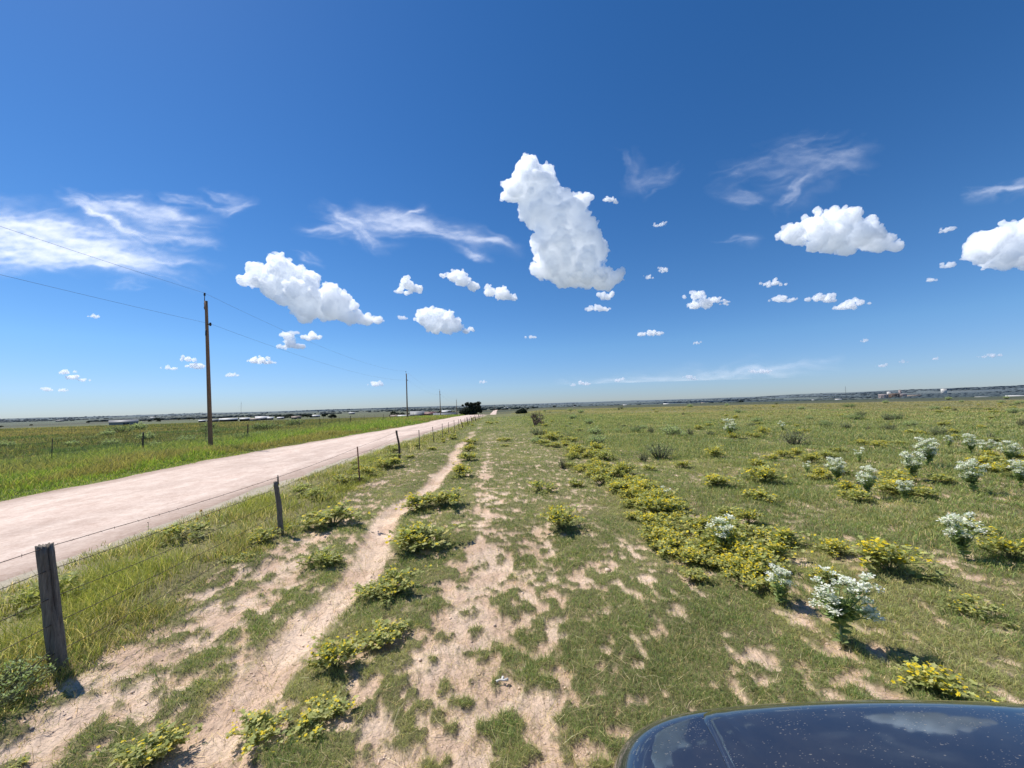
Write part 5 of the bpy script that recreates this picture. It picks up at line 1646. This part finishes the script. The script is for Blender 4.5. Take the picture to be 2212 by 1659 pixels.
for px, d, w, h, wl, rf, lab in [(1440, 2100, 12, 4, 'white', 'white', 'white building in the tree line right of the tallest cloud'), (1350, 2300, 9, 3.5, 'tan', 'white', 'pale building in the tree line left of the white one'), (1520, 2200, 8, 3.5, 'white', 'tan', 'small pale building in the tree line where the belt of trees begins'),
                                 (760, 900, 12, 4, 'tan', 'white', 'pale house on the plain between the first two poles'), (130, 1400, 12, 3.5, 'tan', 'grey', 'grey roof on the plain at far left'), (330, 1500, 8, 3.5, 'white', 'white', 'white house on the plain behind the grey barn'), (1240, 1500, 7, 3, 'white', 'white', 'tiny white house in the tree line right of the dead bush')]:
    shed('house', lab, 'house', px, d, w, h, wl, rf, 0.35, 12)

# the works on the right
WD = 2600.0
def block(name, label, cat, px, top, wpx, wall, depth=WD, extra=None):
    p = at(px, 858, depth); k = depth / FPX; bz = zat(p.x, p.y); h = EYE.z + ray(px, top).z * depth - bz; w = wpx * k
    t = thing(name, label, cat, (p.x, p.y, bz - 2), -math.atan2(p.x, p.y))
    mb = MB(); mb.box((-w / 2, -w / 2, 0), (w / 2, w / 2, h + 2)); mb.build('wall', WALLS[wall], t)
    mb = MB(); mb.box((-w / 2 - 0.5, -w / 2 - 0.5, h + 2.003), (w / 2 + 0.5, w / 2 + 0.5, h + 3)); mb.box((-w * 0.2, -w * 0.2, h + 3.003), (w * 0.15, w * 0.2, h + 5)); mb.build('roof', WALLS[wall], t)
    for i in range(2):
        mb = MB(); z = (h + 2) * (0.55 + 0.22 * i); mb.box((-w * 0.3, -w / 2 - 0.3, z), (w * 0.3, -w / 2 - 0.02, z + 1.6)); mb.build('window', GLASS, t)
    return t


block('elevator_tower', 'white square tower at the left of the pinkish works', 'tower', 1921, 846.0, 6.5, 'white')
block('elevator_tower', 'pinkish square tower right of the white one', 'tower', 1945, 842.5, 4.5, 'pink')
block('elevator_tower', 'tall white block standing alone against the sky left of the hill', 'tower', 2040, 839.5, 9, 'white', 2900)
for px, top, w, wl, lab in [(1911, 851.5, 16, 'pink', 'low pinkish works building under the white tower'), (1934, 850, 18, 'brown', 'brown works building between the two towers'), (1952, 850.5, 14, 'pink', 'pinkish works building right of the towers'), (1978, 853, 22, 'tan', 'long tan works building at the right end')]:
    p = at(px, 858, WD - 150); h = (EYE.z + ray(px, top).z * (WD - 150) - zat(p.x, p.y)) * FPX / (WD - 150)
    shed('works_building', lab, 'building', px, WD - 150, w, max(h, 2.5), wl, wl, 0.15, 30, doors=2, windows=3)


def mast(label, px, depth, top, wid):
    p = at(px, 860, depth); bz = zat(p.x, p.y); h = EYE.z + ray(px, top).z * depth - bz
    t = thing('radio_mast', label, 'mast', (p.x, p.y, bz))
    mb = MB(); w = wid
    for a in range(3):
        x, y = math.cos(a * 2.094) * w, math.sin(a * 2.094) * w; mb.tube([(x, y, 0), (x * 0.8, y * 0.8, h)], 0.22 * w, 4)
    n = 18
    for i in range(n):
        for a in range(3):
            b = (a + 1) % 3; z0, z1 = h * i / n, h * (i + 1) / n
            mb.tube([(math.cos(a * 2.094) * w, math.sin(a * 2.094) * w, z0), (math.cos(b * 2.094) * w * 0.9, math.sin(b * 2.094) * w * 0.9, z1)], 0.12 * w, 4, cap=False)
    mb.build('lattice', IRON, t)
    mb = MB(); mb.tube([(0, 0, h), (0, 0, h * 1.05)], 0.2 * w, 5); mb.build('antenna', IRON, t)
    for a in range(3):
        mb = MB(); mb.tube([(math.cos(a * 2.094 + 1) * h * 0.5, math.sin(a * 2.094 + 1) * h * 0.5, 0), (0, 0, h * 0.9)], 0.05 * w, 4); mb.build('guy_wire', IRON, t)
mast('tall thin radio mast rising over the trees left of the works', 1828, 2500, 835, 0.9)
mast('thin radio mast on the left horizon right of the nearest pole', 521, 3200, 868, 0.9)
# ================================================================ the car whose bonnet shows
def mat_paint():
    m, nt, out = new_mat('dusty_blue_paint'); N = NT(nt)
    tc = N.n('ShaderNodeTexCoord').outputs['Object']
    fine = N.noise(tc, 900, 2, 0.5)
    # specks of dried dirt, a little streaked along the car
    v1 = N.n('ShaderNodeTexVoronoi', Scale=1.0); N.l(N.mapped(tc, (62, 190, 62), (0, 0, 0.12)), v1.inputs['Vector'])
    v2 = N.n('ShaderNodeTexVoronoi', Scale=1.0); N.l(N.mapped(tc, (34, 75, 34), (0, 0, -0.1)), v2.inputs['Vector'])
    sp1 = N.math('MULTIPLY', N.math('LESS_THAN', v1.outputs['Distance'], N.math('MULTIPLY', N.noise(tc, 60, 2, 0.6), 0.34)), N.math('GREATER_THAN', N.noise(tc, 12, 3, 0.6), 0.53))
    sp2 = N.math('MULTIPLY', N.math('LESS_THAN', v2.outputs['Distance'], N.math('MULTIPLY', N.noise(tc, 47, 2, 0.6), 0.26)), N.math('GREATER_THAN', N.noise(tc, 7, 3, 0.6), 0.52))
    sp = N.math('MAXIMUM', sp1, sp2)
    dust = N.math('MULTIPLY', N.noise(tc, 5, 6, 0.7), 0.10)
    base = N.mix(fine, (0.034, 0.080, 0.122), (0.047, 0.104, 0.155))
    p = N.n('ShaderNodeBsdfPrincipled', Metallic=0.92, Roughness=0.06); N.l(base, p.inputs['Base Color'])
    p.inputs['Coat Weight'].default_value = 0.6; p.inputs['Coat Roughness'].default_value = 0.03
    d = N.n('ShaderNodeBsdfDiffuse'); d.inputs['Color'].default_value = (0.42, 0.38, 0.32, 1)
    mx = N.n('ShaderNodeMixShader'); N.l(N.math('MAXIMUM', N.math('MULTIPLY', sp, 0.36), dust), mx.inputs[0]); N.l(p.outputs[0], mx.inputs[1]); N.l(d.outputs[0], mx.inputs[2])
    N.l(mx.outputs[0], out.inputs['Surface'])
    return m


PAINT = mat_paint()
BLACKP = flat_mat('black_plastic', (0.02, 0.02, 0.022), 0.5)
TYRE = flat_mat('tyre_rubber', (0.018, 0.018, 0.018), 0.9)
ALLOY = flat_mat('alloy', (0.45, 0.46, 0.48), 0.3, 0.9)
mglass, ntg, outg = new_mat('car_glass'); pg = ntg.nodes.new('ShaderNodeBsdfPrincipled'); pg.inputs['Base Color'].default_value = (0.015, 0.018, 0.02, 1); pg.inputs['Roughness'].default_value = 0.03; pg.inputs['Coat Weight'].default_value = 1.0; ntg.links.new(pg.outputs[0], outg.inputs['Surface'])
LAMP = flat_mat('lamp_glass', (0.55, 0.57, 0.6), 0.15, 0.5)

HW = 1.10
def nose(s):
    a = np.abs(s); return -0.085 * a ** 2 - 0.10 * a ** 9


def top_z(x, y):
    s = x / HW
    return 0.985 + 0.035 * (1 - s ** 2) + 0.045 * np.clip(-y, 0, 1.3) / 1.3 + 0.05 - 0.15 * np.clip(y + 0.6, 0, 0.62) ** 2 - 0.05 * np.abs(s) ** 6


car_base = at(1762, 860, 1.775); car_base.z = 0.0
# nose centre in front of the lens, heading the way the picture looks
car = thing('parked_car', 'dark blue dust-specked car, its bonnet filling the bottom right corner', 'car', (car_base.x, car_base.y, zat(car_base.x, car_base.y)), -YAW - R_(0.6))


def outline(inset, n=160):
    """plan outline of the front body, nose rounded, back at y=-1.3 (closed later by the cabin)"""
    pts = []
    s = np.linspace(-1, 1, n)
    # superelliptic front half
    th = np.linspace(PI, 0, n); c, sn = np.cos(th), np.sin(th)
    hx = HW - inset; px_ = np.sign(c) * np.abs(c) ** (2 / 7.0) * hx; py_ = -0.62 + np.abs(sn) ** (2 / 5.0) * (0.62 - inset)
    py_ = py_ - 0.05 * (px_ / HW) ** 2
    return [(-hx, -1.35)] + list(zip(px_, py_)) + [(hx, -1.35)]


# body shell: stacked outlines from sill to shoulder, then over the top
levels = [(0.34, 0.10), (0.40, 0.05), (0.55, 0.015), (0.75, 0.0), (0.88, 0.008)]
R0 = 0.13
ringsV = []
for z, ins in levels: ringsV.append([(x, y, z - 0.03 * abs(x / HW) ** 6 * (z > 0.7)) for x, y in outline(ins)])
for a in np.linspace(0.15, 1, 7) * PI / 2:
    ins = 0.012 + R0 * (1 - math.cos(a)); o_ = outline(ins)
    ringsV.append([(x, y, float(top_z(np.array(x), np.array(y))) - 0.007 - R0 + R0 * math.sin(a)) for x, y in o_])
o_ = outline(0.012 + R0)
for f in (0.985, 0.96, 0.92, 0.86, 0.78, 0.66, 0.5, 0.3, 0.12, 0.0):
    r_ = []
    for x, y in o_:
        X = x * f; Y = y if f > 0.86 else y - 0.02 * (1 - f)
        r_.append((X, Y, float(top_z(np.array(X), np.array(Y))) - 0.007))
    ringsV.append(r_)
m = len(ringsV[0]); V = [v for r in ringsV for v in r]
Q = [(i * m + k, i * m + k + 1, (i + 1) * m + k + 1, (i + 1) * m + k) for i in range(len(ringsV) - 1) for k in range(m - 1)]
link('body', mesh_np('body', V, None, Q, None, True), PAINT, car)

# bonnet panel lying on the shell, its rim rolled down
ns_, ny_ = 90, 60
S = np.linspace(-1, 1, ns_); T_ = 1 - (1 - np.linspace(0, 1, ny_)) ** 2.6
hwf, hwb = 0.61, 0.76
def bonnet_grid():
    V = []
    for j, t in enumerate(T_):
        for s in S:
            hw = (hwf + (hwb - hwf) * sstep(0, 1, 1 - t)) * HW
            x = s * hw
            yf = -0.005 - 0.045 * (x / HW) ** 2 - 0.02 * abs(s) ** 16
            y = -1.30 + (yf + 1.30) * (1 - (1 - t) ** 1.0)
            ex = (1 - abs(s)) * hw; ey = (yf - y)
            e = min(ex, ey)
            rim = 0.032
            drop = 0.0
            if ey < 0.19: drop += 0.17 * (1 - math.sqrt(max(0, 1 - ((0.19 - ey) / 0.191) ** 2)))
            if ex < 0.02: drop += 0.009 * (1 - math.sqrt(max(0, 1 - ((0.02 - ex) / 0.02) ** 2)))
            crease = 0.002 * math.exp(-((abs(s) - 0.93 + 0.30 * (1 - t)) / 0.035) ** 2) * min(1, (1 - t) * 6)
            V.append((x, y, float(top_z(np.array(x), np.array(y))) + 0.004 - drop + crease + 0.008 * (1 - s * s)))
    return V
Vb = bonnet_grid()
skirt = len(Vb)
for s_i in range(ns_):           # lip under the front edge
    x, y, z = Vb[(ny_ - 1) * ns_ + s_i]; Vb.append((x, y - 0.004, z - 0.05))
Q = [(j * ns_ + i, j * ns_ + i + 1, (j + 1) * ns_ + i + 1, (j + 1) * ns_ + i) for j in range(ny_ - 1) for i in range(ns_ - 1)]
Q += [((ny_ - 1) * ns_ + i, (ny_ - 1) * ns_ + i + 1, skirt + i + 1, skirt + i) for i in range(ns_ - 1)]
bon = link('bonnet', mesh_np('bonnet', Vb, None, Q, None, True), PAINT, car)
bon['label'] = 'dark blue bonnet speckled with dried dirt'

# the rest of the front, and the cabin behind the lens
mb = MB(); mb.box((-0.55, -0.10, 0.56), (0.55, 0.012, 0.86)); gr = mb.build('grille', BLACKP, car)
for i in range(5):
    mb = MB(); z = 0.60 + i * 0.055; mb.box((-0.54, 0.013, z), (0.54, 0.03, z + 0.018)); mb.build('grille_bar', ALLOY, gr)
for sx in (-1, 1):
    mb = MB(); V0, F0 = ICO2; mb.add(V0 * np.array([0.17, 0.10, 0.075]) + np.array([sx * 0.78, -0.115, 0.80]), (), F0); mb.build('headlight', LAMP, car, None, True)
mb = MB(); mb.box((-0.85, -0.2, 0.33), (0.85, 0.0, 0.50)); mb.build('bumper', BLACKP, car)
prof = [(-1.28, 1.06), (-1.95, 1.66), (-2.3, 1.72), (-3.9, 1.70), (-4.5, 1.18), (-4.72, 1.02), (-4.75, 0.42), (-1.35, 0.36)]
V = []
for y, z in prof:
    hw = HW - 0.02 if z < 1.1 else HW - 0.02 - (z - 1.05) * 0.32
    V += [(-hw, y, z), (hw, y, z)]
n = len(prof); mb = MB(); mb.add(V, [(2 * i, 2 * i + 1, 2 * ((i + 1) % n) + 1, 2 * ((i + 1) % n)) for i in range(n)])
for side in (0, 1):
    idx = [2 * i + side for i in range(n)]; mb.t.append(np.array([(idx[7], idx[0], idx[5]), (idx[7], idx[5], idx[6]), (idx[0], idx[1], idx[5]), (idx[1], idx[4], idx[5]), (idx[1], idx[2], idx[4]), (idx[2], idx[3], idx[4])]))
mb.build('cabin', PAINT, car)
mb = MB(); hw0, hw1 = HW - 0.10, HW - 0.30
mb.add([(-hw0, -1.33, 1.112), (hw0, -1.33, 1.112), (hw1, -1.90, 1.622), (-hw1, -1.90, 1.622)], [(0, 1, 2, 3)]); mb.build('windscreen', mglass, car)
for sx in (-1, 1):
    mb = MB(); xx = sx * (HW + 0.006)
    f = lambda z: sx * (HW - 0.012 - (z - 1.05) * 0.32)
    mb.add([(f(1.12), -1.65, 1.12), (f(1.12), -3.9, 1.12), (f(1.60), -3.6, 1.60), (f(1.60), -2.1, 1.60)], [(0, 1, 2, 3)]); mb.build('side_window', mglass, car)
    for yw in (-0.82, -3.75):
        w = bpy.data.objects.new('wheel', None); COL.objects.link(w); w.parent = car; w.location = (sx * 0.90, yw, 0.37)
        mb = MB(); a = np.linspace(0, 2 * PI, 33)[:-1]
        pr = [(-0.11, 0.24), (-0.12, 0.34), (-0.09, 0.37), (0.09, 0.37), (0.12, 0.34), (0.11, 0.24)]
        V = [(x, math.cos(t) * r, math.sin(t) * r) for x, r in pr for t in a]
        mb.add(V, [(i * 32 + k, i * 32 + (k + 1) % 32, (i + 1) * 32 + (k + 1) % 32, (i + 1) * 32 + k) for i in range(5) for k in range(32)]); mb.build('tyre', TYRE, w, None, True)
        mb = MB(); mb.tube([(sx * 0.06, 0, 0), (sx * 0.10, 0, 0)], 0.06, 12)
        for k in range(7):
            t = k * 2 * PI / 7; mb.tube([(sx * 0.085, math.cos(t) * 0.05, math.sin(t) * 0.05), (sx * 0.085, math.cos(t) * 0.235, math.sin(t) * 0.235)], 0.022, 6)
        mb.tube([(-0.05 * sx, 0, 0), (-0.049 * sx, 0, 0)], 0.24, 24); mb.build('rim', ALLOY, w)
